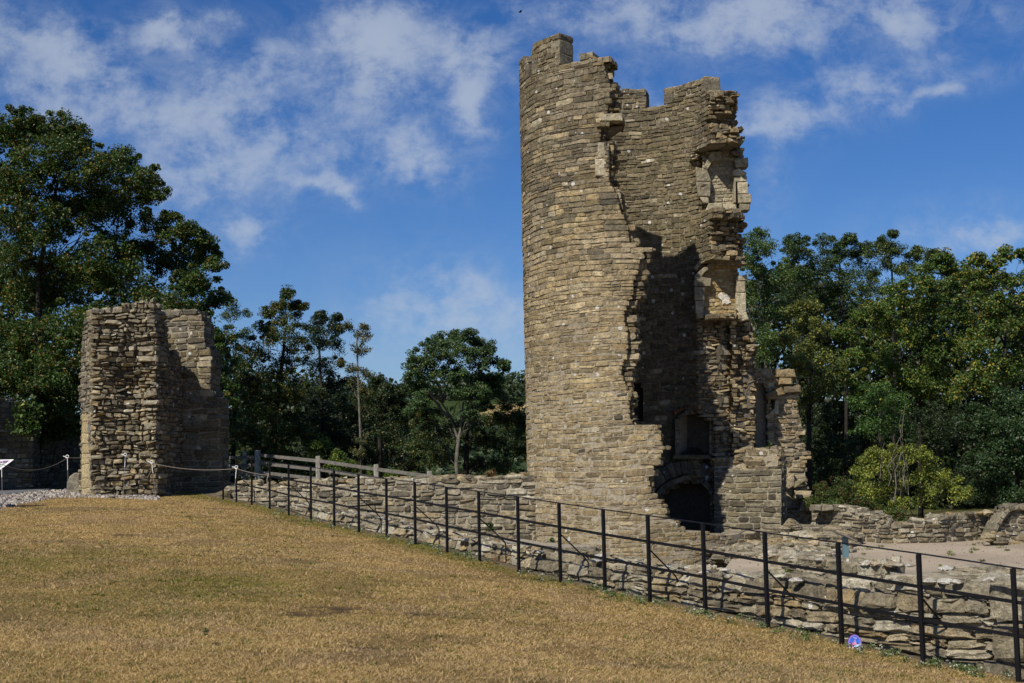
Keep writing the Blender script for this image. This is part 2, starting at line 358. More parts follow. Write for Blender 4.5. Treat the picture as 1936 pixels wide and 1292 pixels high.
def poly_spans(poly, v):
    xs = []
    n = len(poly)
    for i in range(n):
        (a, b), (c, d) = poly[i], poly[(i + 1) % n]
        if (b <= v < d) or (d <= v < b): xs.append(a + (c - a) * (v - b) / (d - b))
    xs.sort(); return [(xs[i], xs[i + 1]) for i in range(0, len(xs) - 1, 2)]
def isub(A, B):
    for (c, d) in B:
        o = []
        for (a, b) in A:
            if d <= a or c >= b: o.append((a, b)); continue
            if a < c: o.append((a, c))
            if d < b: o.append((d, b))
        A = o
    return A
def courses(z0, z1, h0, h1):
    z = z0; out = []
    while z < z1 - 1e-3:
        h = random.uniform(h0, h1); out.append((z, min(z + h, z1))); z += h
    if len(out) > 1 and out[-1][1] - out[-1][0] < h0 * .6: a = out.pop(); b = out.pop(); out.append((b[0], a[1]))
    return out
def lay(st, a, b, v0, v1, w0, w1, pal, prot, pv, depth, bev, rough, gap=.014, keep=None, ragged=0, colf=None, split=.14, skew=0):
    """lay one course of blocks between u = a and b"""
    if b - a < .03: return
    u = a - (random.uniform(0, ragged) if ragged else 0); end = b + (random.uniform(-ragged * .3, ragged) if ragged else 0)
    while u < end - .02:
        w = random.uniform(w0, w1) * random.choice((.75, 1, 1, 1.3))
        if end - u - w < w0 * .5: w = end - u
        um, vm_ = u + w / 2, (v0 + v1) / 2
        if keep is None or keep(um, vm_):
            p_ = pal(um, vm_) if callable(pal) else pal
            c = tone(p_)
            if colf is not None: c = colf(c, um, vm_)
            pr = prot + random.uniform(-pv, pv)
            sk = random.uniform(-skew, skew)
            if random.random() < split and v1 - v0 > .1 and w > .14:
                vm2 = v0 + (v1 - v0) * random.uniform(.38, .62)
                st.put(u + gap / 2, u + w - gap / 2, v0 + gap / 2, vm2 - gap / 3, pr, depth, c, bev * .8, rough, sk)
                st.put(u + gap / 2, u + w - gap / 2, vm2 + gap / 3, v1 - gap / 2, prot + random.uniform(-pv, pv), depth, tone(p_), bev * .8, rough, sk)
            else:
                j = gap * random.uniform(.3, .9)
                st.put(u + gap / 2, u + w - gap / 2, v0 + j, v1 - j, pr, depth, c, bev, rough, sk)
        u += w

def path_surface(pts):
    """S(u, v, n) along a horizontal polyline; n points to the right-hand side when walking... towards the camera"""
    pts = np.asarray(pts, float); seg = np.diff(pts, axis=0); ln = np.hypot(seg[:, 0], seg[:, 1]); cum = np.r_[0, np.cumsum(ln)]
    # smooth normals at the nodes
    nn = np.c_[seg[:, 1], -seg[:, 0]] / ln[:, None]
    nd = np.vstack([nn[0], (nn[1:] + nn[:-1]) / 2, nn[-1]]); nd /= np.linalg.norm(nd, axis=1)[:, None]
    def S(u, v, n):
        u = np.asarray(u, float); v = np.asarray(v, float); n = np.asarray(n, float)
        i = np.clip(np.searchsorted(cum, u, side='right') - 1, 0, len(ln) - 1); t = (u - cum[i]) / ln[i]
        tc_ = np.clip(t, 0, 1)
        x = pts[i, 0] + seg[i, 0] * t; y = pts[i, 1] + seg[i, 1] * t
        nx = nd[i, 0] * (1 - tc_) + nd[i + 1, 0] * tc_; ny = nd[i, 1] * (1 - tc_) + nd[i + 1, 1] * tc_
        return np.c_[x + nx * n, y + ny * n, v + .012 * np.sin(u * 2.3 + v * 3) + .008 * np.sin(u * 6.1 + 1.3 * v)]
    return S, cum
def surf_box(mb, S, u0, u1, v0, v1, n0, n1, step, mi=1, col=(1, 1, 1)):
    k = max(1, int(math.ceil((u1 - u0) / step))); us = np.linspace(u0, u1, k + 1)
    U = np.repeat(us, 4); Vv = np.tile([v0, v0, v1, v1], k + 1); Nn = np.tile([n0, n1, n1, n0], k + 1)
    W = S(U, Vv, Nn); q = []
    for i in range(k):
        a = 4 * i; b = a + 4
        for j in range(4): q.append([a + j, a + (j + 1) % 4, b + (j + 1) % 4, b + j])
    q += [[0, 3, 2, 1], [4 * k, 4 * k + 1, 4 * k + 2, 4 * k + 3]]
    mb.add(W, q, mi=mi, col=col)

def wall(mb, S, poly, thick, h=(.11, .17), w=(.2, .45), pal='rubble', prot=.012, pv=.012, bev=.02, rough=.006, gap=.014,
         holes=(), ragged=.06, g=4, back=True, ends=True, topst=True, colf=None, split=.14, skew=0, recess=.02, step=.5, depth=.16):
    """a free-standing masonry wall whose outline in (u, z) is poly; holes = [(poly, depth or None)]"""
    zs = [p[1] for p in poly]; z0, z1 = min(zs), max(zs)
    st = Stones(S, g); Sb = (lambda u, v, n: S(u, v, -thick - n)); sb = Stones(Sb, 4)
    prev = []
    cs = courses(z0, z1, *h)
    rows = []
    for (v0, v1) in cs:
        vm_ = (v0 + v1) / 2; sp = poly_spans(poly, vm_)
        sp = [(a, b) for a, b in sp if b - a > .05]
        rows.append(sp)
    for k, (v0, v1) in enumerate(cs):
        vm_ = (v0 + v1) / 2; sp = rows[k]
        allh = [x for hp, d in holes for x in poly_spans(hp, vm_)]; thru = [x for hp, d in holes if d is None for x in poly_spans(hp, vm_)]
        # front skin
        for (a, b) in isub(sp, allh):
            lay(st, a, b, v0, v1, w[0], w[1], pal, prot, pv, depth, bev, rough, gap, ragged=ragged, colf=colf, split=split, skew=skew)
        if back:
            for (a, b) in isub(sp, thru): lay(sb, a, b, v0, v1, w[0] * 1.3, w[1] * 1.3, pal, prot, pv, depth, bev, rough, gap, ragged=ragged)
        # mortar core, set back behind the faces of the blocks
        nd = max([d for hp, d in holes if d], default=0)
        for (a, b) in isub(sp, thru):
            if nd > 0:
                for (c, d) in isub([(a, b)], allh): surf_box(mb, S, c + .02, d - .02, v0, v1, -nd, -recess, step)
                surf_box(mb, S, a + .02, b - .02, v0, v1, -thick + recess, -nd, step)
            else: surf_box(mb, S, a + .02, b - .02, v0, v1, -thick + recess, -recess, step)
        # the two ends: blocks through the thickness
        if ends:
            for (a, b) in sp:
                for ue, sg in ((a, -1), (b, 1)):
                    Se = (lambda u, v, n, ue=ue, sg=sg: S(ue + sg * n, v, -u)); se = Stones(Se, 4)
                    lay(se, .12, thick - .12, v0, v1, w[0], w[1], pal, prot + .01, pv + .02, .12, bev, rough, gap)
                    se.flush(mb)
        # tops that lie open
        if topst:
            above = rows[k + 1] if k + 1 < len(rows) else []
            for (a, b) in isub(sp, above):
                if b - a < .08: continue
                u = a
                while u < b - .05:
                    ww = min(random.uniform(w[0], w[1]), b - u); n_ = 0
                    while n_ < thick - .05:
                        dd = min(random.uniform(.2, .42), thick - n_)
                        St = (lambda uu_, vv_, nn_, v1=v1: S(uu_, v1 + nn_, -vv_)); stt = Stones(St, 4)
                        stt.put(u + .01, u + ww - .01, n_ + .01, n_ + dd - .01, random.uniform(0, .045), .1, tone(pal if isinstance(pal, str) else pal(u, v1)) * 1.08, bev * 1.2, rough * 1.4)
                        stt.flush(mb); n_ += dd
                    u += ww
    st.flush(mb); sb.flush(mb)

def pxplane(p0, p1):
    """for a vertical plane through two ground points: pixel -> (u, z)"""
    p0 = np.array(p0, float); p1 = np.array(p1, float); t = (p1 - p0) / np.linalg.norm(p1 - p0); nrm = np.array([t[1], -t[0]])
    def f(px, py):
        d = pdir(px, py); k = (nrm @ (p0 - EYE[:2])) / (nrm @ d[:2]); w = EYE + d * k
        return ((w[:2] - p0) @ t, w[2])
    return f
def pxy(px, Y, py=950):
    w = P(px, py, Y); return (w[0], w[1])

def dress(mb, poly, Y, thick, col, bev=.03, mi=0, rough=.004, yaw=0.0):
    """a dressed block: outline in pixels at depth Y, given real thickness, arrises chamfered"""
    pts = np.array([P(a, b, Y) for a, b in poly]); c = pts.mean(0); k = len(pts)
    pts = pts + RNG.normal(0, rough, pts.shape)
    cy, sy = math.cos(yaw), math.sin(yaw)
    def rot(p):
        q = p - c; return c + np.c_[q[:, 0] * cy - q[:, 1] * sy, q[:, 0] * sy + q[:, 1] * cy, q[:, 2]]
    d = np.linalg.norm(pts - c, axis=1)[:, None]
    inn = c + (pts - c) * (1 - np.minimum(bev / (d + 1e-6), .3))
    f = inn.copy(); f[:, 1] -= 0; m_ = pts.copy(); m_[:, 1] += bev * .8; b_ = pts.copy(); b_[:, 1] += thick
    f[:, 1] += RNG.normal(0, rough, k)
    cen = inn.mean(0)[None]; cen[:, 1] -= bev * .15
    cb = b_.mean(0)[None]
    V = rot(np.concatenate([f, m_, b_, cen, cb]))
    q = [[i, (i + 1) % k, k + (i + 1) % k, k + i] for i in range(k)] + [[k + i, k + (i + 1) % k, 2 * k + (i + 1) % k, 2 * k + i] for i in range(k)]
    t = [[3 * k, (i + 1) % k, i] for i in range(k)] + [[3 * k + 1, 2 * k + i, 2 * k + (i + 1) % k] for i in range(k)]
    mb.add(V, q, t, col=col, mi=mi)
def rock(mb, c, s, col, mi=0, squash=.7, seed=None):
    """an irregular boulder"""
    a = [];
    for i in range(5):
        ph = math.pi * (i + .5) / 5
        for j in range(7):
            th = 2 * math.pi * j / 7 + i * .4; r = s * random.uniform(.78, 1.12)
            a.append((c[0] + r * math.sin(ph) * math.cos(th), c[1] + r * math.sin(ph) * math.sin(th), c[2] + squash * r * math.cos(ph)))
    a.append((c[0], c[1], c[2] + squash * s)); a.append((c[0], c[1], c[2] - squash * s))
    q = [[i * 7 + j, (i + 1) * 7 + j, (i + 1) * 7 + (j + 1) % 7, i * 7 + (j + 1) % 7] for i in range(4) for j in range(7)]
    t = [[35, j, (j + 1) % 7] for j in range(7)] + [[36, 28 + (j + 1) % 7, 28 + j] for j in range(7)]
    mb.add(a, q, t, col=col, mi=mi)

# ------------------------------------------------------------------ fence line and terrain
FH = [(422, 82), (510, 90), (588, 100), (678, 109), (785, 118), (907, 131), (1060, 147), (1229, 162), (1452, 181), (1746, 206), (1926, 217)]
def fenceY(px): return 2600 * 1.2 / np.interp(px, [a for a, b in FH], [b for a, b in FH])
POSTS = [(422, 863, 945), (447, 866, 949), (476, 869, 955), (510, 873.5, 963), (546, 878.5, 975), (588, 883.5, 986), (632, 890, 995), (678.6, 897.4, 1007.8),
         (731.4, 905.5, 1016), (785.4, 912.2, 1029), (845.6, 921.5, 1045), (907, 929.7, 1061), (981.3, 939.7, 1083), (1060, 952, 1101), (1144, 964, 1120),
         (1229, 975.5, 1139), (1334, 990, 1161), (1452, 1008, 1189), (1592, 1027, 1221), (1746, 1048, 1257), (1926, 1075, 1290)]
FB = np.array([P(a, c, fenceY(a)) for a, b, c in POSTS]); FT = np.array([P(a, b, fenceY(a)) for a, b, c in POSTS])
FLINE = np.vstack([FB[0, :2] + (-1.5, 2.5), FB[:, :2], FB[-1, :2] + 3 * (FB[-1, :2] - FB[-3, :2])])
def fence_side(x, y):
    """signed distance from the railing, positive on the far side"""
    x = np.asarray(x, float); y = np.asarray(y, float); best = np.full(x.shape, 1e9); sg = np.zeros(x.shape)
    for a, b in zip(FLINE[:-1], FLINE[1:]):
        d = b - a; L = np.hypot(*d); t = np.clip(((x - a[0]) * d[0] + (y - a[1]) * d[1]) / L ** 2, 0, 1)
        ex = x - a[0] - t * d[0]; ey = y - a[1] - t * d[1]; dd = np.hypot(ex, ey); cr = (d[0] * ey - d[1] * ex)
        m = dd < best; best = np.where(m, dd, best); sg = np.where(m, np.where(cr > 0, 1, -1), sg)
    return best * sg
ctrl = [(0, 0, 0), (-4, 3, .03), (4, 3, -.1), (0, 10, .0), (-3, 12, .12), (-6, 12, .16), (4, 10, -.2), (7, 8, -.5), (-5, 20, .42), (-9, 20, .44), (-9, 30, .74), (-14, 30, .72),
        (-12, 38, .96), (-16, 38, .96), (-10.5, 39, .95), (-12, 46, 1.0), (-20, 50, 1.0), (-20, 10, .1), (-20, 25, .5), (-8, 0, .05)]
ctrl += [tuple(p) for p in FB]
ctrl += [(FB[-1, 0] + 1.5, FB[-1, 1] - 2.6, -1.0)]
CT = np.array(ctrl)
def _tps(r): r = np.maximum(r, 1e-6); return r
Kc = _tps(np.hypot(CT[:, None, 0] - CT[None, :, 0], CT[:, None, 1] - CT[None, :, 1])) - np.eye(len(CT)) * .25
Ac = np.zeros((len(CT) + 3,) * 2); Ac[:len(CT), :len(CT)] = Kc; Pm = np.c_[np.ones(len(CT)), CT[:, :2]]; Ac[:len(CT), -3:] = Pm; Ac[-3:, :len(CT)] = Pm.T
Wc = np.linalg.solve(Ac, np.r_[CT[:, 2], 0, 0, 0])
def lawn_z(x, y):
    x = np.asarray(x, float); y = np.asarray(y, float)
    xc = np.clip(x, -24, 12); yc = np.clip(y, -4, 50); sh = xc.shape; xf = xc.ravel(); yf = yc.ravel()
    r = _tps(np.hypot(xf[:, None] - CT[None, :, 0], yf[:, None] - CT[None, :, 1]))
    z = r @ Wc[:-3] + Wc[-3] + Wc[-2] * xf + Wc[-1] * yf
    return z.reshape(sh)
def G(x, y):
    x = np.asarray(x, float); y = np.asarray(y, float); zl = lawn_z(x, y)
    s = fence_side(x, y); yw = np.interp(x, [-8.6, -8.2, .7, 1, 6.6, 7.2, 20], [38.2, 40, 38.0, 42.5, 42.5, 38.5, 38.5])
    far = np.interp(x, [-40, -3, .5, 4, 30], [1.02, 1.02, .6, -.9, -.9])
    behind = sstep(0, .5, y - yw)
    zd = -1.2 * (1 - behind) + far * behind
    m = sstep(.5, .75, s)
    left = sstep(38.5, 42, y) * (1 - m)
    z = (zl * (1 - left) + far * left) * (1 - m) + zd * m
    z = z + .02 * (fbm(x, y, 2.2, 3) - .5) * (1 - m)
    return z - .9 * sstep(75, 130, y) * 6
def ground_hit(px, py, y0=8, y1=60):
    ys = np.linspace(y0, y1, 900); d = pdir(px, py); k = ys / d[1]; X = EYE[0] + d[0] * k; Z = EYE[2] + d[2] * k
    g = G(X, ys); idx = np.where(Z <= g)[0]; i = idx[0] if len(idx) else len(ys) - 1
    return np.array([X[i], ys[i], g[i]])

BARE = [(*ground_hit(a, b)[:2], r) for a, b, r in ((553, 1162, .34), (636, 1155, .42), (600, 1160, .2), (480, 1236, .12), (795, 1162, .22), (230, 1012, .3), (700, 1228, .14))]
GREEN = [(-3.6, 17.3, 1.3, 1.8, .75), (-6.6, 19.5, 1.8, 2.6, .6), (-4.6, 15.2, 1.4, 1.5, .5), (-7.5, 15, 1.5, 2.4, .45)]
def greenness(x, y):
    s = fence_side(x, y); g = np.zeros(np.shape(x))
    for a, b, c, d, w in GREEN: g = np.maximum(g, w * np.exp(-(((x - a) / c) ** 2 + ((y - b) / d) ** 2)))
    g = np.maximum(g, .85 * sstep(-.9, -.15, s) * (y > 13) * (.35 + .65 * sstep(17, 24, y)))
    g = g + .17 * sstep(.55, .72, fbm(x, y, 1.8, 4, 5))
    return np.clip(g * (.35 + 1.25 * fbm(x, y, .45, 3, 9)), 0, 1)
def grass_tone(x, y):
    n = fbm(x, y, 2.6, 4, 1)[:, None]; n2 = fbm(x, y, .5, 3, 2)[:, None]
    c = np.array([.31, .215, .085]) * (1 - n) + np.array([.455, .32, .135]) * n
    n3 = fbm(x, y, .13, 2, 41)[:, None]; c = c * (.60 + .56 * n2 + .26 * n3); pk = sstep(.5, .7, fbm(x, y, .8, 4, 55))[:, None] * .5; c = c * (1 - pk) + np.array([.33, .235, .15]) * (.7 + .5 * n2) * pk
    bald = sstep(.60, .70, fbm(x, y, 1.1, 4, 31))[:, None] * .35
    for (a, b, r) in BARE: bald = np.maximum(bald, (.95 * np.exp(-(((x - a) / r) ** 2 + ((y - b) / (r * .9)) ** 2) ** 2) * sstep(.25, .45, fbm(x, y, .16, 3, 8)))[:, None])
    c = c * (1 - bald) + np.array([.09, .065, .05]) * bald
    g = greenness(x, y)[:, None]
    return c * (1 - g) + np.array([.20, .17, .045]) * (.75 + .5 * n2) * g

xs = np.unique(np.concatenate([np.linspace(-600, -40, 24), np.linspace(-40, -14, 50), np.linspace(-14, 10, 220), np.linspace(10, 40, 60), np.linspace(40, 600, 24)]))
ys = np.unique(np.concatenate([np.linspace(-60, 4, 20), np.linspace(4, 46, 300), np.linspace(46, 100, 60), np.linspace(100, 900, 30)]))
XX, YY = np.meshgrid(xs, ys); ZZ = G(XX, YY)
g_ = MB(); nx, ny = len(xs), len(ys)
I = (np.arange(ny - 1)[:, None] * nx + np.arange(nx - 1)[None]).ravel()
gc = grass_tone(XX.ravel(), YY.ravel())
sf = fence_side(XX.ravel(), YY.ravel())
dirt = (sstep(-.05, .25, sf))[:, None]
gc = gc * (1 - dirt) + np.array([.21, .18, .13]) * dirt
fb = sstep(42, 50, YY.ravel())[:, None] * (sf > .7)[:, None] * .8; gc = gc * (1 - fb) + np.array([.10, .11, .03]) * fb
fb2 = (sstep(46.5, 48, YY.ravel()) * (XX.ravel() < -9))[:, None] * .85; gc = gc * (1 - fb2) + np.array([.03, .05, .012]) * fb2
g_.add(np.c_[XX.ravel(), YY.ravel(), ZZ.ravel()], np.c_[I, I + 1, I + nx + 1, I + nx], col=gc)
gm, gt, gb = new_mat('lawn_ground')
ga = N(gt, 'ShaderNodeAttribute', attribute_name='Col'); gp = N(gt, 'ShaderNodeNewGeometry').outputs['Position']
ga1 = noise(gt, gp, 16, 8, .75, .6); ga2 = noise(gt, gp, 70, 4, .7)
cc = mixcol(gt, 1.0, ga.outputs['Color'], mixcol(gt, mrange(gt, ga1, .3, .7, 0, 1), (.40, .37, .34), (1.25, 1.22, 1.15)), 'MULTIPLY')
cc = mixcol(gt, 1.0, cc, mixcol(gt, mrange(gt, ga2, .3, .7, 0, 1), (.35, .33, .3), (1.3, 1.27, 1.2)), 'MULTIPLY')
gt.links.new(cc, gb.inputs['Base Color']); bump(gt, gb, ga1, .8, .03)
gb.inputs['Roughness'].default_value = 1; gb.inputs['Specular IOR Level'].default_value = .05
tag(g_.build('lawn', gm, smooth=True), kind='structure')

# ------------------------------------------------------------------ the round tower
TC = np.array(list(pxy(1213, 38.0, 900))); RO, RI = 3.14, 2.25
def cyl(px, py, r, near=True):
    d = pdir(px, py); a = d[0] ** 2 + d[1] ** 2; ox, oy = EYE[0] - TC[0], EYE[1] - TC[1]
    b = 2 * (ox * d[0] + oy * d[1]); c = ox * ox + oy * oy - r * r; D = b * b - 4 * a * c
    k = -b / (2 * a) if D < 0 else ((-b - math.sqrt(D)) / (2 * a) if near else (-b + math.sqrt(D)) / (2 * a))
    w = EYE + d * k
    return math.atan2(w[0] - TC[0], -(w[1] - TC[1])), w[2]
def Scyl(rad, sgn=1):
    """u = arc length at radius rad, n outward (sgn 1) or towards the axis (sgn -1)"""
    def S(u, v, n):
        th = np.asarray(u) / rad; r = rad + sgn * np.asarray(n); v = np.asarray(v)
        return np.c_[TC[0] + r * np.sin(th), TC[1] - r * np.cos(th), v + .018 * np.sin(th * 5 + v * .7) + .010 * np.sin(th * 17 + v * 1.7) + .008 * np.sin(th * 41 + v * 3)]
    return S
FRONT = [(1140, 112), (1143, 128), (1147, 145), (1153, 158), (1161, 176), (1150, 182), (1158, 192), (1150, 196), (1148, 212), (1148, 240), (1136, 242), (1136, 268),
         (1151, 270), (1151, 335), (1155, 350), (1166, 362), (1172, 382), (1172, 395), (1181, 410), (1188, 430), (1190, 455), (1205, 462), (1218, 470), (1218, 484), (1210, 490),
         (1206, 520), (1198, 530), (1197, 560), (1190, 572), (1181, 590), (1181, 610), (1187, 625), (1188, 660), (1186, 680), (1177, 690), (1175, 708), (1182, 722), (1182, 730), (1197, 748),
         (1190, 760), (1192, 790), (1200, 806), (1250, 810), (1252, 838), (1260, 848), (1250, 860), (1250, 876), (1236, 884), (1240, 898), (1228, 905), (1230, 925), (1238, 935),
         (1250, 945), (1252, 955), (1262, 965), (1262, 980), (1286, 988), (1286, 1000), (1308, 1006), (1340, 1009), (1349, 1012)]
fp = sorted([cyl(a, b, RO)[::-1] for a, b in FRONT]); FZ = np.array([p[0] for p in fp]); FT_ = np.array([p[1] for p in fp])
def thF(z):
    if z < FZ[0]: return R_(80)
    return float(np.interp(z, FZ, FT_))
# right-hand broken edge, read on the inner face (angles on the far side run from -240 to -150 degrees)
def cin(a, b, r=None):
    t, z = cyl(a, b, r or RI, False); return (t - 2 * math.pi if t > 0 else t), z
RIGHT = [(1338, 208), (1336, 235), (1342, 262), (1336, 290), (1340, 330), (1346, 380), (1345, 410), (1338, 430), (1342, 470), (1345, 500), (1345, 640), (1348, 1030)]
rp = sorted([cin(a, b)[::-1] for a, b in RIGHT]); RZ = np.array([p[0] for p in rp]); RT = np.array([p[1] for p in rp])
NZ = [(P(1360, 402, 39.2)[2], P(1360, 287, 39.2)[2]), (P(1360, 601, 39.2)[2], P(1360, 496, 39.2)[2])]
def thR(z):
    t = float(np.interp(z, RZ, RT)) + .03 * math.sin(z * 5.1) + .02 * math.sin(z * 13)
    return t + (.36 if any(a < z < b for a, b in NZ) else 0)
ZB = -1.25; Z605 = P(1360, 606, 39.4)[2]
ZCR = P(1076, 131, 36.0)[2]                       # sill of the crenels
tower = empty('ruined_tower', (TC[0], TC[1], -1.0), 'tall round stone tower with its right side torn open to show shaded rooms', 'tower')
body = MB()
So = Scyl(RO); Si = Scyl(RI, -1)
so = Stones(So); si = Stones(Si)
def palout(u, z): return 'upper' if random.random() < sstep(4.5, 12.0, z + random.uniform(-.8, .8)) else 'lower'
def stain(c, u, z):
    return c * (.74 + .5 * float(fbm(u, z * .8, 1.6, 3, 21))) * np.array([1, 1, 1 + .12 * (float(vnoise(u, z, .9, 5)) - .5)]) if random.random() > .035 else np.array(random.choice([(.42, .38, .28), (.40, .35, .24), (.09, .08, .06)]))
def palin(u, z): return 'inner' if random.random() < .85 else 'upper'
def inpoly(pts): return [cin(a, b) for a, b in pts]
OPS = [inpoly([(1284, 862), (1284, 790), (1312, 779), (1340, 790), (1340, 862)]),
       inpoly([(1240, 1030), (1240, 950), (1262, 925), (1300, 908), (1330, 918), (1343, 935), (1343, 1030)]),
       inpoly([(1176, 800), (1176, 722), (1196, 716), (1216, 732), (1216, 800)])]
def ophits(z): return [x for pl in OPS for x in poly_spans(pl, z)]
# stretches of the right-hand section that stand further forward (jambs) or are hollowed out (niches)
for (v0, v1) in courses(ZB, ZCR, .095, .175):
    z = (v0 + v1) / 2; tf = thF(z); tr = thR(z); hs = ophits(z); mk = 1 - float(sstep(2.5, 8, z))
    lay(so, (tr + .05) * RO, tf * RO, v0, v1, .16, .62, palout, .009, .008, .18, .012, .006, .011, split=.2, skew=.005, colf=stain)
    low = z < Z605; tri = tr + (.30 if low else 0); tro = tr + (.12 if low else 0)
    for (c, d) in isub([(tri * RI, (tf - .08) * RI)], [(c * RI, d * RI) for c, d in hs]):
        lay(si, c, d, v0, v1, .16, .42, palin, .008, .011, .16, .014, .007, .012, split=.22, colf=stain)
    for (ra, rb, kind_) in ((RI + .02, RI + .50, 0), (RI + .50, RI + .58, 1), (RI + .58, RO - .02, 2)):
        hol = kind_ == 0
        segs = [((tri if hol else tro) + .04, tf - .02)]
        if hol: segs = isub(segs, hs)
        for (c, d) in segs: surf_box(body, So, c * RO, d * RO, v0, v1, -(RO - ra), -(RO - rb) + (.014 * mk + .006 if kind_ == 2 else 0), .35, col=(((1.0 - .5 * (1 - mk)) if kind_ == 2 else (.28 if kind_ == 1 else .7)),) * 3)  # thin middle ring coloured dark: painted shade at the backs of the openings
    # top ledge of the core is covered by the last course
    # rubble of the torn sections, front-left edge and right edge
    for (te, sgn, lim, ex) in ((tf, 1, z > -.2, 0.02 + .20 * float(sstep(3.0, 4.0, z) * (1 - sstep(7.2, 8.0, z)))), (tr, -1, not low, .06)):
        if not lim: continue
        Se = (lambda u, v, n, te=te, sgn=sgn: np.c_[TC[0] + u * np.sin(te + sgn * n / u), TC[1] - u * np.cos(te + sgn * n / u), v])
        se = Stones(Se, 4); hh = (v1 - v0)
        u = RI + .03 if sgn < 0 else RI
        uend = RO + (.02 if sgn < 0 else -.12)
        while u < uend - .05:
            ww = min(random.uniform(.12, .34), uend - u); k_ = 1 if random.random() < .7 else 2
            for q in range(k_):
                a0 = v0 + hh * q / k_; a1 = v0 + hh * (q + 1) / k_ + random.uniform(-.01, .02)
                se.put(u + .012, u + ww - .012, a0 + .012, a1 - .008, ex * .85 + random.uniform(-.12, .12), .45, tone('rubble') * random.uniform(.7, 1.1), .03, .014, random.uniform(-.012, .012))
            u += ww
        se.flush(body)
so.flush(body); si.flush(body)
# open top of the wall and the sills of the crenels
stp = Stones(lambda u, v, n: np.c_[TC[0] + v * np.sin(u), TC[1] - v * np.cos(u), ZCR + n])
u = thR(ZCR - .1) + .02
while u < thF(ZCR - .1) - .02:
    w_ = random.uniform(.09, .17); v = RI + .02
    while v < RO - .05:
        d_ = min(random.uniform(.22, .4), RO - v); stp.put(u + .004, u + w_ - .004, v + .01, v + d_ - .01, random.uniform(0, .05), .12, tone('upper') * 1.5, .02, .008); v += d_
    u += w_
stp.flush(body)
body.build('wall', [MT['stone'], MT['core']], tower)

def merlon(name, t0, t1, zt, r0, r1, front, quoin=True, parent=tower, label=None):
    """a merlon: sector between two angles, its top given by zt(theta)"""
    mb = MB(); zmax = max(zt(t0 + (t1 - t0) * k / 10) for k in range(11))
    ro = Stones(Scyl(r1)); ri = Stones(Scyl(r0, -1)); c0, c1 = [], []
    for (v0, v1) in courses(ZCR + .005, zmax, .12, .17):
        z = (v0 + v1) / 2; kp = lambda u, zz, r=r1: zz < zt(u / r) + .02
        kpi = lambda u, zz: zz < zt(u / r0) + .02
        lay(ro, t0 * r1, t1 * r1, v0, v1, .2, .42, 'upper', .01, .012, .16, .02, .007, .014, keep=kp)
        lay(ri, t0 * r0, t1 * r0, v0, v1, .2, .42, 'inner', .01, .012, .16, .02, .007, .014, keep=kpi)
        n = 12
        ok = [zt(t0 + (t1 - t0) * (k + .5) / n) > z for k in range(n)]
        k = 0
        while k < n:
            if ok[k]:
                j = k
                while j < n and ok[j]: j += 1
                surf_box(mb, Scyl(RO), (t0 + (t1 - t0) * k / n + .004) * RO, (t0 + (t1 - t0) * j / n - .004) * RO, v0, v1 , -(RO - r0 - .02), -(RO - r1 + .02), .35)
                k = j
            else: k += 1
    ro.flush(mb); ri.flush(mb)
    # rough capping slabs along the top
    cap = Stones(lambda u, v, n: np.c_[TC[0] + v * np.sin(u), TC[1] - v * np.cos(u), np.array([zt(float(a)) for a in np.atleast_1d(u)]) + n])
    u = t0
    while u < t1 - .01:
        w_ = min(random.uniform(.06, .13), t1 - u); cap.put(u + .002, u + w_ - .002, r0 - .01, r1 + .01, random.uniform(.0, .05), .09, tone('upper') * 1.35, .02, .01); u += w_
    cap.flush(mb)
    # dressed quoins on both returns
    for (te, sgn) in ((t0, -1), (t1, 1)):
        z = ZCR + .01
        while z < zt(te) - .1:
            h_ = min(random.uniform(.3, .5), zt(te) - z)
            Se = Stones(lambda u, v, n, te=te, sgn=sgn: np.c_[TC[0] + u * np.sin(te + sgn * n / u), TC[1] - u * np.cos(te + sgn * n / u), v], 5)
            cc = tone('grey') * .95; Se.put(r0 - .012, r1 + .012, z + .004, z + h_ - .004, .02, random.choice((.16, .3)), cc, .012, .005); Se.flush(mb); z += h_
    return tag(mb.build(name, [MT['stone'], MT['core']], parent), label)
def top_out(pts, r=RO, near=True):
    q = sorted([(cyl(a, b, r, True) if near else cin(a, b, r)) for a, b in pts]); A = [p[0] for p in q]; Z = [p[1] for p in q]
    return lambda t: float(np.interp(t, A, Z))
f0 = top_out([(984, 113), (991, 113)]); f1 = top_out([(996, 110), (1000, 98), (1007, 92), (1015, 84), (1028, 78), (1039, 74), (1041, 69), (1057, 62)])
t_ = lambda a, b=100: cyl(a, b, RO)[0]
merlon('merlon', t_(984.5) - .12, t_(984.5) + .22, f0, RO - .56, RO, True)
merlon('merlon', t_(984.5) + .30, t_(1058), f1, RO - .56, RO, True)
f2 = top_out([(1095, 103), (1121, 99), (1123, 108), (1139, 112), (1141, 124), (1147, 145)])
merlon('merlon', t_(1096), t_(1147, 120) , f2, RO - .56, RO, True, label='low broken merlon beside the torn edge')
b0 = top_out([(1120, 176), (1160, 172), (1180, 169), (1222, 171)], RI, False); b1 = top_out([(1254, 168), (1262, 170), (1290, 163), (1310, 158), (1324, 152), (1333, 149)], RI, False)
tb = lambda a, b=190: cin(a, b)[0]
merlon('merlon', tb(1221), tb(1110), b0, RI, RI + .5, False)
merlon('merlon', tb(1332), tb(1256), b1, RI, RI + .5, False)
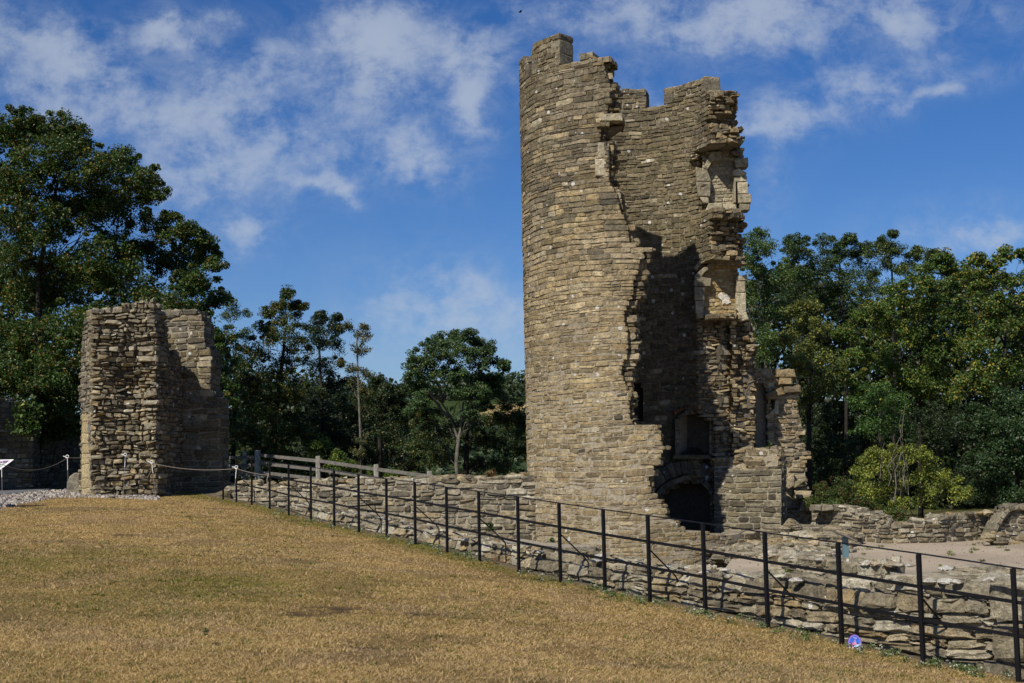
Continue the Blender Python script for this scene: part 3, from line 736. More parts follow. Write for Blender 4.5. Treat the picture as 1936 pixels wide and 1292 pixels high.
# dressed pieces of the tower, each at its real place
def Ycyl(px, py, r, near): # depth of the cylinder surface at a pixel
    t, z = cyl(px, py, r, near); return TC[1] - r * math.cos(t)
jm = MB(); Yj = Ycyl(1138, 300, RO, True) - .03
dress(jm, [(1131, 270), (1147, 269), (1147, 299), (1130, 300)], Yj, .5, tone('pale')); dress(jm, [(1125, 301), (1146, 300), (1147, 333), (1126, 332)], Yj, .5, tone('pale') * 1.05)
dress(jm, [(1147.5, 270), (1152, 272), (1153, 333), (1147.5, 333)], Yj + .03, .5, tone('grey') * 1.2); dress(jm, [(1139, 334), (1152, 334), (1154, 344), (1146, 345)], Yj, .4, tone('pale') * .9)
jm.build('window_jamb', [MT['dressed']], tower)
cb = MB()
dress(cb, [(1133, 216), (1176, 214), (1178, 228), (1134, 229)], Yj - .02, .9, tone('pale') * .9, .03)
dress(cb, [(1128, 231), (1153, 230), (1153, 239), (1128, 240)], Yj - .02, .5, tone('lower') * .8)
dress(cb, [(1176, 214), (1182, 218), (1182, 236), (1176, 230)], Yj + .1, .9, tone('grey'), .02)
dress(cb, [(1150, 240), (1182, 236), (1150, 258), (1146, 262)], Yj + .3, .5, tone('rubble') * .8, .02)
for (a, b, c, d) in ((1140, 1168, 178, 184), (1146, 1160, 192, 197), (1150, 1172, 204, 208)): dress(cb, [(a, b * 0 + c), (b, c), (b, d), (a, d)], Yj + random.uniform(0, .15), .45, tone('upper') * 1.1, .015)
cb.build('corbel', [MT['dressed']], tower)

def arc_ring(mb, pts, wpx, Y, thick, cols, bev=.015):
    """voussoirs along a pixel polyline"""
    pts = np.array(pts, float); seg = np.diff(pts, axis=0); nn = np.c_[seg[:, 1], -seg[:, 0]] / np.hypot(seg[:, 0], seg[:, 1])[:, None]
    nd = np.vstack([nn[0], (nn[1:] + nn[:-1]) / 2, nn[-1]])
    for i in range(len(pts) - 1):
        a, b = pts[i], pts[i + 1]; o = .06
        aa = a + (b - a) * o * .3; bb = b - (b - a) * o * .3; na, nb = nd[i], nd[i + 1]
        w1 = wpx * random.uniform(.9, 1.12)
        dress(mb, [tuple(aa), tuple(bb), tuple(bb + nb * w1), tuple(aa + na * w1)], Y + random.uniform(-.02, .02), thick, cols() if callable(cols) else cols, bev)
dk = lambda: tone('grey') * .8
# upper niche: pointed head, jambs, sill, back panel
Yn = TC[1] + 1.62
un = empty('niche', P(1312, 862, Yn), None, None); un.parent = tower; un.matrix_parent_inverse = tower.matrix_world.inverted(); un.location = Vector(P(1312, 862, Yn)) - tower.location
def pbuild(mb, name, mats, par):
    o = mb.build(name, mats, None); off = Vector(tower.location) + (Vector(par.location) if par is not tower else Vector((0, 0, 0)))
    me = o.data; c = np.zeros(len(me.vertices) * 3); me.vertices.foreach_get('co', c); c = c.reshape(-1, 3) - np.array(off); me.vertices.foreach_set('co', c.ravel()); me.update()
    o.parent = par; return o
un.matrix_parent_inverse = Matrix.Identity(4)
m = MB(); arc_ring(m, [(1284, 794), (1297, 785), (1312, 779), (1325, 784), (1340, 792)], 7, Yn, .3, dk); pbuild(m, 'arch', [MT['dressed']], un)
m = MB()
for (a, b) in ((792, 815), (815, 840), (840, 863)):
    dress(m, [(1341, a), (1350, a), (1350, b - .6), (1341, b - .6)], Yn - .05, .4, tone('grey') * 1.1)
pbuild(m, 'jamb', [MT['dressed']], un); m = MB()
for (a, b) in ((792, 815), (815, 840), (840, 863)): dress(m, [(1276, a), (1284, a), (1284, b - .6), (1276, b - .6)], Yn, .4, dk())
pbuild(m, 'jamb', [MT['dressed']], un)
m = MB(); dress(m, [(1272, 861), (1345, 861), (1345, 868), (1272, 868)], Yn - .06, .5, dk()); pbuild(m, 'sill', [MT['dressed']], un)
m = MB(); arc_ring(m, [(1276, 785), (1285, 779), (1294, 775), (1303, 771), (1312, 768), (1321, 771), (1331, 775), (1342, 781)], 6, Yn, .25, lambda: np.array((.17, .07, .045)) * random.uniform(.6, 1.2)); pbuild(m, 'brick_arch', [MT['dressed']], un)
# fireplace arch below it
fpz = bpy.data.objects.new('fireplace', None); COL.objects.link(fpz); fpz.parent = tower; fpz.location = Vector(P(1300, 1005, Yn)) - tower.location
m = MB(); arc_ring(m, [(1236, 962), (1243, 944), (1258, 927), (1276, 916), (1294, 909), (1312, 909), (1328, 916), (1338, 927), (1343, 942)], 10, Yn, .35, dk); pbuild(m, 'arch', [MT['dressed']], fpz)
m = MB(); arc_ring(m, [(1228, 945), (1234, 934), (1242, 924), (1251, 916), (1260, 909), (1270, 904), (1280, 900), (1290, 897), (1300, 896), (1310, 897), (1320, 900), (1330, 905), (1340, 912)], 26, Yn + .02, .3, lambda: tone('grey') * .65); pbuild(m, 'relieving_arch', [MT['stone']], fpz)
m = MB()
for (a, b) in ((942, 965), (965, 985), (985, 1014)): dress(m, [(1343, a), (1354, a), (1354, b - .6), (1343, b - .6)], Yn - .05, .4, tone('grey') * .95)
pbuild(m, 'jamb', [MT['dressed']], fpz)
# bird's nest lying in the upper niche
m = MB(); c0 = P(1311, 860, Yn + .22)
for k in range(420):
    a = random.uniform(0, 6.28); r = random.uniform(0, .33) ; hgt = .22 * (1 - (r / .36) ** 2) * random.random()
    p = c0 + np.array([r * math.cos(a), r * math.sin(a) * .5, hgt]); b = random.uniform(0, 6.28); l = random.uniform(.06, .16)
    d = np.array([math.cos(b), math.sin(b), random.uniform(-.25, .25)]) * l; m.tube([p - d / 2, p + d / 2], .005, 3)
nst = m.build('bird_nest', MT['nest']); tag(nst, 'dark twiggy nest filling the bottom of the upper niche in the tower', 'nest')

# two dressed window niches in the torn right-hand wall
def niche(nm, label, head, hood, left, right, sill, infill, Y, plaster=None):
    e = bpy.data.objects.new(nm, None); COL.objects.link(e); e.parent = tower; e.location = Vector(P(*infill[0], Y)) - tower.location
    if label: e['label'] = label
    f = pxplane((P(1300, 500, Y)[0], Y + .22), (P(1420, 500, Y)[0], Y + .22))
    m = MB(); S, cum = path_surface([(P(1300, 500, Y)[0], Y + .22), (P(1420, 500, Y)[0], Y + .22)])
    wall(m, S, [f(a, b) for a, b in infill], .5, (.07, .12), (.15, .34), 'gold' if plaster else 'pale', .006, .01, .012, .005, back=False, ends=False, topst=False)
    pbuild(m, 'back_wall', [MT['dressed'], MT['core']], e)
    m = MB()
    for q in head: dress(m, q, Y - .04, .45, tone('pale') * .75, .025)
    pbuild(m, 'lintel', [MT['dressed']], e)
    if hood:
        m = MB()
        for q in hood: dress(m, q, Y + .0, .4, tone('grey') * .95, .02)
        pbuild(m, 'relieving_arch', [MT['stone']], e)
    m = MB()
    for q in left: dress(m, q, Y - .02, .4, tone('pale') * .9, .02)
    pbuild(m, 'jamb', [MT['dressed']], e)
    m = MB()
    for q in right: dress(m, q, Y - .05, .5, tone('pale') * 1.05, .02)
    pbuild(m, 'jamb', [MT['dressed']], e)
    m = MB()
    for q in sill: dress(m, q, Y - .04, .45, tone('pale') * .9, .03)
    pbuild(m, 'sill', [MT['dressed']], e)
    if plaster:
        m = MB(); dress(m, plaster, Y + .185, .03, (.66, .64, .58), .005); pbuild(m, 'plaster_patch', [MT['white'] if False else MT['dressed']], e)
Yq = TC[1] + 1.1
niche('window_niche', 'upper niche with grey stone infill and a pointed lintel',
      [[(1330, 318), (1344, 287), (1361, 286), (1362, 301), (1348, 304), (1337, 321)], [(1346, 286), (1363, 287), (1364, 302), (1347, 302)]], None,
      [[(1316, 316), (1337, 321), (1345, 343), (1318, 343)], [(1316, 344), (1343, 344), (1343, 372), (1320, 371)], [(1322, 372), (1340, 373), (1340, 384), (1330, 384)]],
      [[(1386, 322), (1397, 318), (1412, 327), (1411, 332), (1386, 333)], [(1388, 334), (1412, 333), (1412, 343), (1389, 344)], [(1394, 345), (1414, 344), (1415, 366), (1396, 366)], [(1388, 334), (1391, 334), (1391, 384), (1388, 384)],
       [(1396, 367), (1420, 367), (1420, 383), (1396, 384)], [(1398, 385), (1418, 386), (1417, 397), (1400, 398)], [(1388, 302), (1414, 298), (1415, 315), (1392, 317)]],
      [[(1340, 384), (1366, 383), (1366, 402), (1350, 404), (1334, 398)], [(1367, 386), (1392, 386), (1394, 402), (1367, 404)]],
      [(1330, 280), (1330, 404), (1398, 404), (1404, 280)], Yq)
niche('window_niche', 'lower niche with golden stone infill and a white plaster patch',
      [[(1313, 522), (1323, 512), (1340, 499), (1347, 494), (1354, 499), (1344, 506), (1330, 517), (1325, 527), (1314, 530)], [(1352, 495), (1376, 494), (1398, 497), (1396, 502), (1372, 501), (1355, 501)], [(1312, 530), (1326, 524), (1345, 527), (1344, 541), (1312, 541)]],
      [[(1312, 508), (1322, 492), (1327, 496), (1318, 514)], [(1323, 491), (1331, 482), (1337, 490), (1328, 497)], [(1332, 481), (1343, 473), (1348, 484), (1338, 490)], [(1347, 470), (1360, 474), (1356, 488), (1349, 483)], [(1361, 474), (1374, 470), (1384, 478), (1382, 492), (1360, 489)], [(1385, 480), (1392, 484), (1398, 495), (1383, 494)]],
      [[(1313, 542), (1333, 542), (1332, 568), (1313, 568)], [(1314, 569), (1331, 569), (1330, 594), (1315, 594)]],
      [[(1391, 527), (1395, 522), (1412, 520), (1414, 524), (1412, 530), (1392, 531)], [(1393, 532), (1409, 532), (1409, 553), (1393, 553)], [(1392, 554), (1410, 554), (1411, 590), (1400, 592), (1392, 585)], [(1394, 592), (1411, 590), (1416, 604), (1400, 608), (1394, 604)]],
      [[(1316, 594), (1345, 592), (1345, 600), (1318, 602)], [(1346, 593), (1384, 594), (1384, 599), (1346, 600)]],
      [(1320, 500), (1320, 600), (1396, 600), (1396, 500)], Yq, [(1358, 556), (1364, 553), (1367, 558), (1374, 557), (1382, 560), (1379, 567), (1382, 572), (1374, 575), (1370, 573), (1367, 577), (1365, 568), (1357, 562)])

# rubble that thickens the torn edge lower down: part of the tower's wall
m = MB(); YR = TC[1] + 1.38
pA, pB = pxy(1330, YR, 700), pxy(1450, YR, 700); f = pxplane(pA, pB); S, cum = path_surface([pA, pB])
def rubskew(mb, px_poly, palette, prot, pv, h, w, th, **k): wall(mb, S, [f(a, b) for a, b in px_poly], th, h, w, palette, prot, pv, .035, .018, .02, **k)
rubskew(m, [(1319, 780), (1319, 640), (1322, 606), (1385, 602), (1416, 604), (1424, 625), (1420, 640), (1430, 660), (1424, 680), (1427, 700), (1426, 860), (1426, 1012), (1352, 1012), (1352, 800)], 'rubble', .03, .07, (.09, .16), (.12, .36), 1.0, ragged=.1, skew=.03, split=.3)
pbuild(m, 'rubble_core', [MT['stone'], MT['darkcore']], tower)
# ragged rubble on the rim of the torn edge above, sticking out to the sky
m = MB()
for (a, b) in [(1390, 215), (1392, 235), (1400, 248), (1402, 268), (1403, 285), (1412, 350), (1414, 378), (1404, 410), (1406, 420), (1408, 432), (1404, 442), (1406, 452), (1408, 465), (1400, 472), (1406, 482), (1408, 496), (1414, 618), (1424, 640), (1424, 662), (1420, 685),
               (1380, 222), (1388, 250), (1395, 275), (1376, 240), (1384, 262), (1370, 258), (1398, 410), (1390, 430), (1396, 452), (1402, 475), (1372, 420), (1360, 412), (1352, 440), (1366, 455), (1378, 440)]:
    for k in range(3):
        x, y = a + random.uniform(-12, 0), b + random.uniform(-7, 7); w_ = random.uniform(6, 13); h_ = random.uniform(3, 5)
        dress(m, [(x - w_, y - h_ * .5), (x - w_ * .3, y - h_), (x + w_ * .6, y - h_ * .8), (x + w_ * .75, y), (x + w_ * .4, y + h_), (x - w_ * .8, y + h_ * .7)], Yq + random.uniform(-.22, .25), random.uniform(.25, .6), tone('rubble') * random.uniform(.6, 1.05), .03, 0, .02)
dress(m, [(1340, 214), (1348, 209), (1372, 205), (1390, 205), (1391, 213), (1375, 212), (1350, 218)], Yq - .1, .8, tone('lower') * .8, .03, 0, .01)
pbuild(m, 'torn_edge', [MT['stone']], tower)

# ------------------------------------------------------------------ walls joined to the tower's foot
def simple_wall(name, label, cat, a, b, polypx, th, pal, h, w, mats=('stone', 'core'), group=None, extra=None, **k):
    """a: (px, Y) of the left end, b: of the right end, outline in pixels"""
    pA, pB = pxy(*a), pxy(*b); f = pxplane(pA, pB); S, cum = path_surface([pA, pB]); m = MB()
    holes = [([f(x, y) for x, y in hp], d) for hp, d in k.pop('holespx', [])]
    wall(m, S, [f(x, y) for x, y in polypx], th, h, w, pal, holes=holes, **k)
    if extra: extra(m, f, S)
    o = m.build(name, [MT[mats[0]], MT[mats[1]]]); return tag(o, label, cat, group)
def extraB(m, f, S):
    for (pp, yy) in (([(1470, 888), (1480, 888), (1480, 905), (1458, 905), (1458, 889)], 0), ([(1425, 874), (1445, 868), (1462, 872), (1460, 884), (1428, 884)], 0)):
        dress(m, pp, 38.2, .5, tone('grey'), .03)
simple_wall('return_wall', 'squared stone block wall closing the foot of the tower on its right, half in shadow', 'wall', (1349, 39.0), (1477, 38.3),
            [(1349, 1075), (1349, 893), (1400, 893), (1438, 890), (1478, 888), (1477, 1075)], .8, 'grey', (.13, .2), (.25, .5), prot=.01, pv=.01, rough=.005, ragged=.0, colf=stain)
simple_wall('broken_ledge', 'broken ledge of thick rough slabs above the squared wall right of the fireplace', 'wall', (1349, 39.2), (1482, 38.5),
            [(1349, 892), (1349, 862), (1395, 858), (1440, 850), (1470, 856), (1474, 866), (1470, 892)], .9, 'rubble', (.09, .2), (.2, .5), prot=.03, pv=.07, bev=.04, rough=.02, ragged=.1)
def extraC(m, f, S):
    for pp in ([(1469, 700), (1503, 698), (1504, 712), (1470, 713)], [(1474, 714), (1498, 715), (1500, 728), (1472, 728)], [(1484, 731), (1514, 729), (1516, 742), (1486, 745)], [(1448, 744), (1480, 732), (1484, 745), (1450, 757)],
               [(1478, 913), (1500, 893), (1503, 920), (1490, 924)], [(1503, 928), (1535, 929), (1536, 942), (1505, 945)], [(1518, 946), (1540, 944), (1541, 968), (1514, 964)], [(1522, 815), (1524, 812), (1524, 822), (1510, 824)], [(1500, 910), (1522, 908), (1524, 920), (1502, 922)]):
        dress(m, pp, 40.5 + random.uniform(-.06, .1), .6, tone('rubble') * .95, .05, 0, .02)
    for pp in ([(1466, 757), (1472, 757), (1472, 784), (1456, 784), (1456, 780), (1466, 778)],): dress(m, pp, 40.62, .25, tone('pale'), .015)
simple_wall('gable_wall', 'tall ragged wall stub right of the tower with a small square window', 'wall', (1424, 40.7), (1545, 40.7),
            [(1424, 1060), (1424, 708), (1432, 700), (1470, 704), (1500, 700), (1502, 713), (1498, 728), (1513, 731), (1512, 745), (1507, 760), (1509, 780), (1514, 800), (1520, 812), (1522, 824), (1508, 830), (1520, 838), (1524, 852), (1532, 856), (1531, 866), (1522, 872), (1524, 900), (1527, 926), (1536, 945), (1541, 968), (1545, 1000), (1545, 1060)],
            .75, 'rubble', (.08, .15), (.14, .42), prot=.01, pv=.025, bev=.025, rough=.012, ragged=.06, split=.3, skew=.012,
            holespx=[([(1457, 757), (1466, 757), (1466, 778), (1457, 780)], None), ([(1420, 728), (1444, 728), (1452, 745), (1450, 775), (1452, 860), (1420, 864)], .32)], extra=extraC)

# ------------------------------------------------------------------ ruin on the left
ruin = empty('gatehouse_ruin', P(230, 942, 40.0), 'free-standing stump of gatehouse wall with a rubble face, on the crest of the lawn', 'ruin')
YL = 38.6
pA, pB = pxy(173, YL), pxy(300, YL); f = pxplane(pA, pB); S, cum = path_surface([pA, pB]); m = MB()
def Sbulge(u, v, n):
    W = S(u, v, n); du = np.asarray(u) / cum[-1]
    hollow = .35 * np.exp(-(((np.asarray(u) - 1.0) / .55) ** 2 + ((np.asarray(v) - 4.1) / .9) ** 2)) + .16 * np.exp(-(((np.asarray(u) - .9) / .5) ** 2 + ((np.asarray(v) - 2.2) / .9) ** 2)) \
        - .10 * np.exp(-(((du - .95) / .12) ** 2))
    W[:, 1] += hollow * sstep(.0, .5, u) + .06 * (fbm(np.asarray(u) * 1.0, np.asarray(v), .8, 3, 4) - .5); return W
polyL = [(173, 960), (173, 790), (173, 700), (172, 600), (174, 587), (205, 582), (222, 584), (240, 576), (256, 575), (262, 570), (292, 570), (294, 590), (298, 640), (299, 700), (297, 800), (300, 960)]
def palL(u, z): return 'near' if random.random() < .3 else ('rubble' if (z < 4.6 and random.random() < .5) else 'grey')
wall(m, Sbulge, [f(a, b) for a, b in polyL], .9, (.09, .17), (.1, .34), palL, .035, .075, .05, .024, .02, ragged=.05, split=.3, skew=.025, depth=.22, recess=.09, back=True, step=.25)
for (pp) in ([(262, 656), (298, 655), (299, 664), (262, 666)], [(256, 674), (298, 672), (299, 681), (262, 684)], [(181, 672), (206, 671), (204, 680), (184, 681)], [(272, 742), (297, 739), (297, 749), (274, 752)], [(266, 756), (297, 757), (297, 765), (268, 767)],
           [(272, 832), (297, 833), (297, 841), (276, 843)], [(262, 856), (297, 851), (297, 864), (260, 865)], [(275, 600), (298, 596), (298, 606), (272, 607)], [(270, 802), (297, 798), (297, 813), (274, 812)]):
    dress(m, pp, YL - .10, .5, tone('near') * 1.0, .05, 0, .02)
Xs = pB[0]; zt0 = P(298, 592, YL + .4)[2]; zt1 = P(345, 700, YL + 2.9)[2]
Ss, cs_ = path_surface([(Xs - .05, YL + .5), (Xs - .05, YL + 3.1)])
wall(m, Ss, [(0, .6), (0, zt0), (.5, zt0 - .3), (1.0, zt0 - 1.2), (1.7, zt1 + .6), (2.6, zt1), (2.6, .6)], 1.2, (.1, .18), (.14, .4), palL, .02, .03, .03, .014, .02, ragged=.05, split=.25, back=False, ends=False, step=.3)
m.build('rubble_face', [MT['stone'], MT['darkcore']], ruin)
# oblique left-hand face with the pale door jamb
pA2 = pxy(149, YL + 1.9); pE = (pA[0] - .05, pA[1] + .24); f2 = pxplane(pA2, pE); S2, cum2 = path_surface([pA2, pE]); m = MB()
poly2 = [(150, 960), (151, 905), (153, 850), (154, 790), (153, 760), (150, 745), (152, 700), (154, 650), (161, 610), (165, 590), (172, 584), (176, 800), (180, 960)]
wall(m, S2, [f2(a, b) for a, b in poly2], .3, (.12, .2), (.25, .5), lambda u, z: 'grey', .02, .03, .03, .012, .02, ragged=.04, back=False, topst=False, ends=False, step=.25,
     holes=[([f2(a, b) for a, b in [(155, 788), (168, 786), (172, 960), (154, 960)]], .08)])
m.build('side_face', [MT['stone'], MT['core']], ruin)
m = MB(); lz = [2.35 - .0, 2.0, 1.7, 1.45, 1.15, .8]
zt_, zb_ = f2(162, 788)[1], f2(166, 935)[1]; z = zb_ - .1; stj = Stones(S2, 5)
while z < zt_:
    h_ = random.uniform(.25, .42); 
    stj.put(.25, cum2[-1] - .62, z + .004, z + h_ - .004, .0, .2, np.array((.50, .42, .24)) * random.uniform(.85, 1.05), .012, .005)
    stj.put(cum2[-1] - .6, cum2[-1] - .12, z + .004, z + h_ - .004, .02, .2, np.array((.46, .40, .27)) * random.uniform(.85, 1.05), .012, .005); z += h_
stj.flush(m); m.build('door_jamb', [MT['dressed']], ruin)
m = MB(); stp_ = Stones(S2, 4); uu_, zz_ = f2(170, 812); stp_.put(cum2[-1] - .42, cum2[-1] - .12, zz_ - .12, zz_ + .22, .06, .06, (.2, .2, .19), .004, .001); stp_.put(cum2[-1] - .40, cum2[-1] - .14, zz_ + .14, zz_ + .20, .066, .03, (.22, .05, .05), .001, .0005)
stp_.flush(m); m.build('plaque', [MT['dressed']], ruin)
# squared return face, set back behind
YL2 = 41.6; pA3, pB3 = pxy(296, YL2), pxy(436, YL2 - .2); f3 = pxplane(pA3, pB3); S3, cum3 = path_surface([pA3, pB3]); m = MB()
poly3 = [(290, 960), (290, 600), (300, 588), (343, 588), (344, 594), (352, 586), (370, 586), (380, 600), (386, 612), (386, 652), (396, 664), (399, 672), (398, 730), (403, 745), (410, 750), (415, 765), (415, 860), (416, 900), (418, 960)]
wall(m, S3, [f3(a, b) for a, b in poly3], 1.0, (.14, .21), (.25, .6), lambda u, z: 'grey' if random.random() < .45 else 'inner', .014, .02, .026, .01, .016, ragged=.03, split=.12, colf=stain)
for pp in ([(300, 589), (342, 588), (341, 598), (346, 600), (300, 604)], [(352, 585), (370, 585), (378, 592), (364, 598), (345, 594)]): dress(m, pp, YL2 - .1, .9, tone('grey') * 1.15, .05, 0, .015)
m.build('squared_face', [MT['stone'], MT['core']], ruin)
# worn stone stump beside the ruin
m = MB(); c = P(143, 915, 41.3); zg = float(G(c[0], c[1]))
stz = [(-.20, 0), (-.20, .45), (-.12, .62), (.03, .72), (.18, .70), (.20, 0)]
V = [[c[0] + a, c[1] - .22, zg - .1 + b] for a, b in stz] + [[c[0] + a, c[1] + .25, zg - .1 + b] for a, b in stz]
m.add(V, [[i, (i + 1) % 6, 6 + (i + 1) % 6, 6 + i] for i in range(6)] + [[0, 3, 2, 1], [0, 5, 4, 3], [6, 7, 8, 9], [6, 9, 10, 11]], col=(.26, .24, .19))
o = m.build('stone_stump', MT['dressed']); bv = o.modifiers.new('b', 'BEVEL'); bv.width = .05; bv.segments = 3
tag(o, 'rounded waist-high stone stump against the left side of the gatehouse ruin', 'stone')

# shaded curtain wall beyond, far left
m = MB(); pts = [pxy(-160, 47), pxy(20, 51.0), pxy(60, 51.5), pxy(75, 56), pxy(150, 58), pxy(200, 59)]; S, cum = path_surface(pts)
def zat(px, py, i): return P(px, py, pts[i][1])[2]
top = [(cum[0], zat(-160, 730, 0)), (cum[1] * .75, zat(10, 757, 1)), (cum[1], zat(22, 754, 1)), (cum[2] - .5, zat(34, 760, 1)), (cum[2], zat(44, 778, 2)), (cum[2] + .8, zat(58, 795, 2)), (cum[3], zat(75, 800, 3)), (cum[4], zat(150, 785, 4)), (cum[5], zat(200, 780, 5))]
zt = np.interp(np.array(cum), [t[0] for t in top], [t[1] for t in top])
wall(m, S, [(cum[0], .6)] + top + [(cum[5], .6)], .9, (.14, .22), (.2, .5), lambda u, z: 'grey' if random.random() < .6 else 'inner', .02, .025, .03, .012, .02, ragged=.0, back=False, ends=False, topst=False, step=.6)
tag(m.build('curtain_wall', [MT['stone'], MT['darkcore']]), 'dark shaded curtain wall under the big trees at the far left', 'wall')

# ------------------------------------------------------------------ low walls
# W2: curtain wall between the left ruin and the tower
nodes = [(425, 40.6, 918), (455, 40.0, 917), (500, 39.4, 915.5), (549, 39.0, 914.5), (600, 38.6, 911), (640, 38.4, 912), (700, 38.0, 911), (740, 37.8, 910), (782, 37.6, 907), (810, 37.5, 909), (863, 37.3, 906), (905, 37.2, 905), (945, 37.1, 904.5), (985, 37.0, 903), (1032, 36.9, 905)]
pts = [pxy(a, b) for a, b, c in nodes]; S, cum = path_surface(pts); m = MB()
poly = [(cum[0], -1.3)] + [(cum[i], P(a, c, b)[2] + .03 * math.sin(i * 2.1)) for i, (a, b, c) in enumerate(nodes)] + [(cum[-1], -1.3)]
wall(m, S, poly, .8, (.11, .19), (.22, .6), lambda u, z: 'near' if random.random() < .7 else 'grey', .02, .025, .035, .012, .018, ragged=0, back=False, ends=False, split=.2, skew=.01, step=.6)
for k in range(46):   # loose capping stones
    u = random.uniform(.3, cum[-1] - .3); w = S([u], [0], [-random.uniform(.1, .6)])[0]; zt = np.interp(u, [p[0] for p in poly[1:-1]], [p[1] for p in poly[1:-1]])
    rock(m, (w[0], w[1], zt + .02), random.uniform(.09, .22), tone('rubble'), squash=.45)
tag(m.build('curtain_wall', [MT['near'], MT['core']]), 'low sunlit curtain wall running from the left ruin to the round tower', 'wall')
# W1: long low wall just behind the railing
def fnode(px, off):
    """a point at a distance off behind the railing"""
    i = np.interp(px, [p[0] for p in POSTS], range(len(POSTS))); j = int(min(i, len(POSTS) - 2)); t = i - j
    p = FB[j, :2] * (1 - t) + FB[j + 1, :2] * t; d = FB[min(j + 2, len(FB) - 1), :2] - FB[max(j - 1, 0), :2]; d = d / np.linalg.norm(d); n = np.array([-d[1], d[0]])
    return p + n * off
W1N = [(500, 950), (546, 958), (588, 966), (632, 975), (679, 984), (731, 996), (785, 1008), (846, 1020), (907, 1031), (981, 1042), (1060, 1055), (1144, 1068), (1229, 1080), (1334, 1093), (1452, 1101), (1592, 1103), (1746, 1104), (1926, 1106)]
def zfor(p, py_at, px):   # height of the ray through a pixel above a ground point
    return EYE[2] + (p[1]) * (pdir(px, py_at)[2] / pdir(px, py_at)[1])
pts = [fnode(a, .48) for a, b in W1N]; d_ = pts[-1] - pts[-2]; pts += [pts[-1] + d_ * 1.5, pts[-1] + d_ * 4]
zs = []
for (a, b), p in zip(W1N, pts):
    px = CX + FPX * p[0] / p[1]; zs.append(zfor(p, float(np.interp(px, [q[0] for q in W1N], [q[1] for q in W1N])), px))
zs += [zs[-1], zs[-1]]
S, cum = path_surface(pts)
def Sbat(u, v, n):
    ztop = np.interp(u, cum, zs); W = S(u, v, np.asarray(n) - .16 * np.clip((np.asarray(v) - ztop + .35) / .35, 0, 1) ** 2); return W
m = MB(); poly = [(cum[0], -1.4)] + [(cum[i], zs[i]) for i in range(len(zs))] + [(cum[-1], -1.4)]
wall(m, Sbat, poly, .85, (.10, .19), (.2, .65), lambda u, z: 'near' if random.random() < .8 else 'rubble', .03, .03, .045, .014, .02, ragged=0, g=6, back=True, ends=False, split=.25, skew=.012, step=.4, depth=.2, recess=.05, topst=False)
# weathered, almost flat top of slabs
tp = Stones(lambda u, v, n: S(u, np.interp(u, cum, zs) + n - .02 - .02 * 0, -v), 6); u = 0
while u < cum[-1] - .1:
    w_ = min(random.uniform(.2, .6), cum[-1] - u); v = .1
    while v < .82:
        d2 = min(random.uniform(.16, .34), .86 - v); tp.put(u + .01, u + w_ - .01, v + .01, v + d2 - .01, random.uniform(.0, .07), .18, tone('near') * random.uniform(.75, 1.25), .03, .02); v += d2
    u += w_
tp.flush(m)
tag(m.build('retaining_wall', [MT['near'], MT['core']]), 'long low dry-stone wall close behind the black railing along the lawn edge', 'wall')
W1cum, W1z, W1S = cum, zs, S
# W4: thin kerb of stones that holds the gravel
W4N = [(1475, 1052), (1520, 1058), (1560, 1063), (1610, 1071), (1650, 1078), (1700, 1083), (1750, 1086), (1840, 1090), (1926, 1094)]
pts = [fnode(a, 1.55) for a in (1290, 1350, 1400, 1452, 1520, 1592, 1660, 1746, 1926)]; d_ = pts[-1] - pts[-2]; pts += [pts[-1] + d_ * 4]
zs4 = []
for p in pts[:-1]:
    px = CX + FPX * p[0] / p[1]; zs4.append(zfor(p, float(np.interp(px, [q[0] for q in W4N], [q[1] for q in W4N])), px))
zs4 += [zs4[-1]]
S, cum = path_surface(pts); m = MB(); poly = [(cum[0], -.9)] + [(cum[i], zs4[i]) for i in range(len(zs4))] + [(cum[-1], -.9)]
wall(m, S, poly, .35, (.09, .15), (.2, .5), 'near', .02, .03, .035, .012, .018, g=6, ragged=0, split=.15, skew=.012)
tag(m.build('kerb_wall', [MT['near'], MT['core']]), 'kerb of white-spotted stones holding the edge of the gravel terrace', 'wall')
m = MB()
for k in range(120):
    px = random.uniform(560, 1926); i = random.choice((.52, .75, 1.0, 1.2)) if px < 1330 or random.random() < .4 else 1.62
    p = fnode(px, i + random.uniform(-.06, .06)); u_ = float(np.interp(px, [a for a, b in W1N], W1cum[:len(W1N)])); z_ = float(np.interp(u_, W1cum, W1z)) if i < 1.5 else float(np.interp(px, [1290, 1926], [zs4[0], zs4[-2]]))
    rock(m, (p[0], p[1], z_ + (.02 if i < 1.5 else .0)), random.uniform(.04, .12), np.array(random.choice([(.50, .48, .43), (.42, .39, .33), (.33, .28, .2), (.55, .54, .50)])), squash=.35)
tag(m.build('loose_stones', [MT['near']]), 'pale loose stones lying along the tops of the low walls behind the railing', 'stones', kind='stuff')
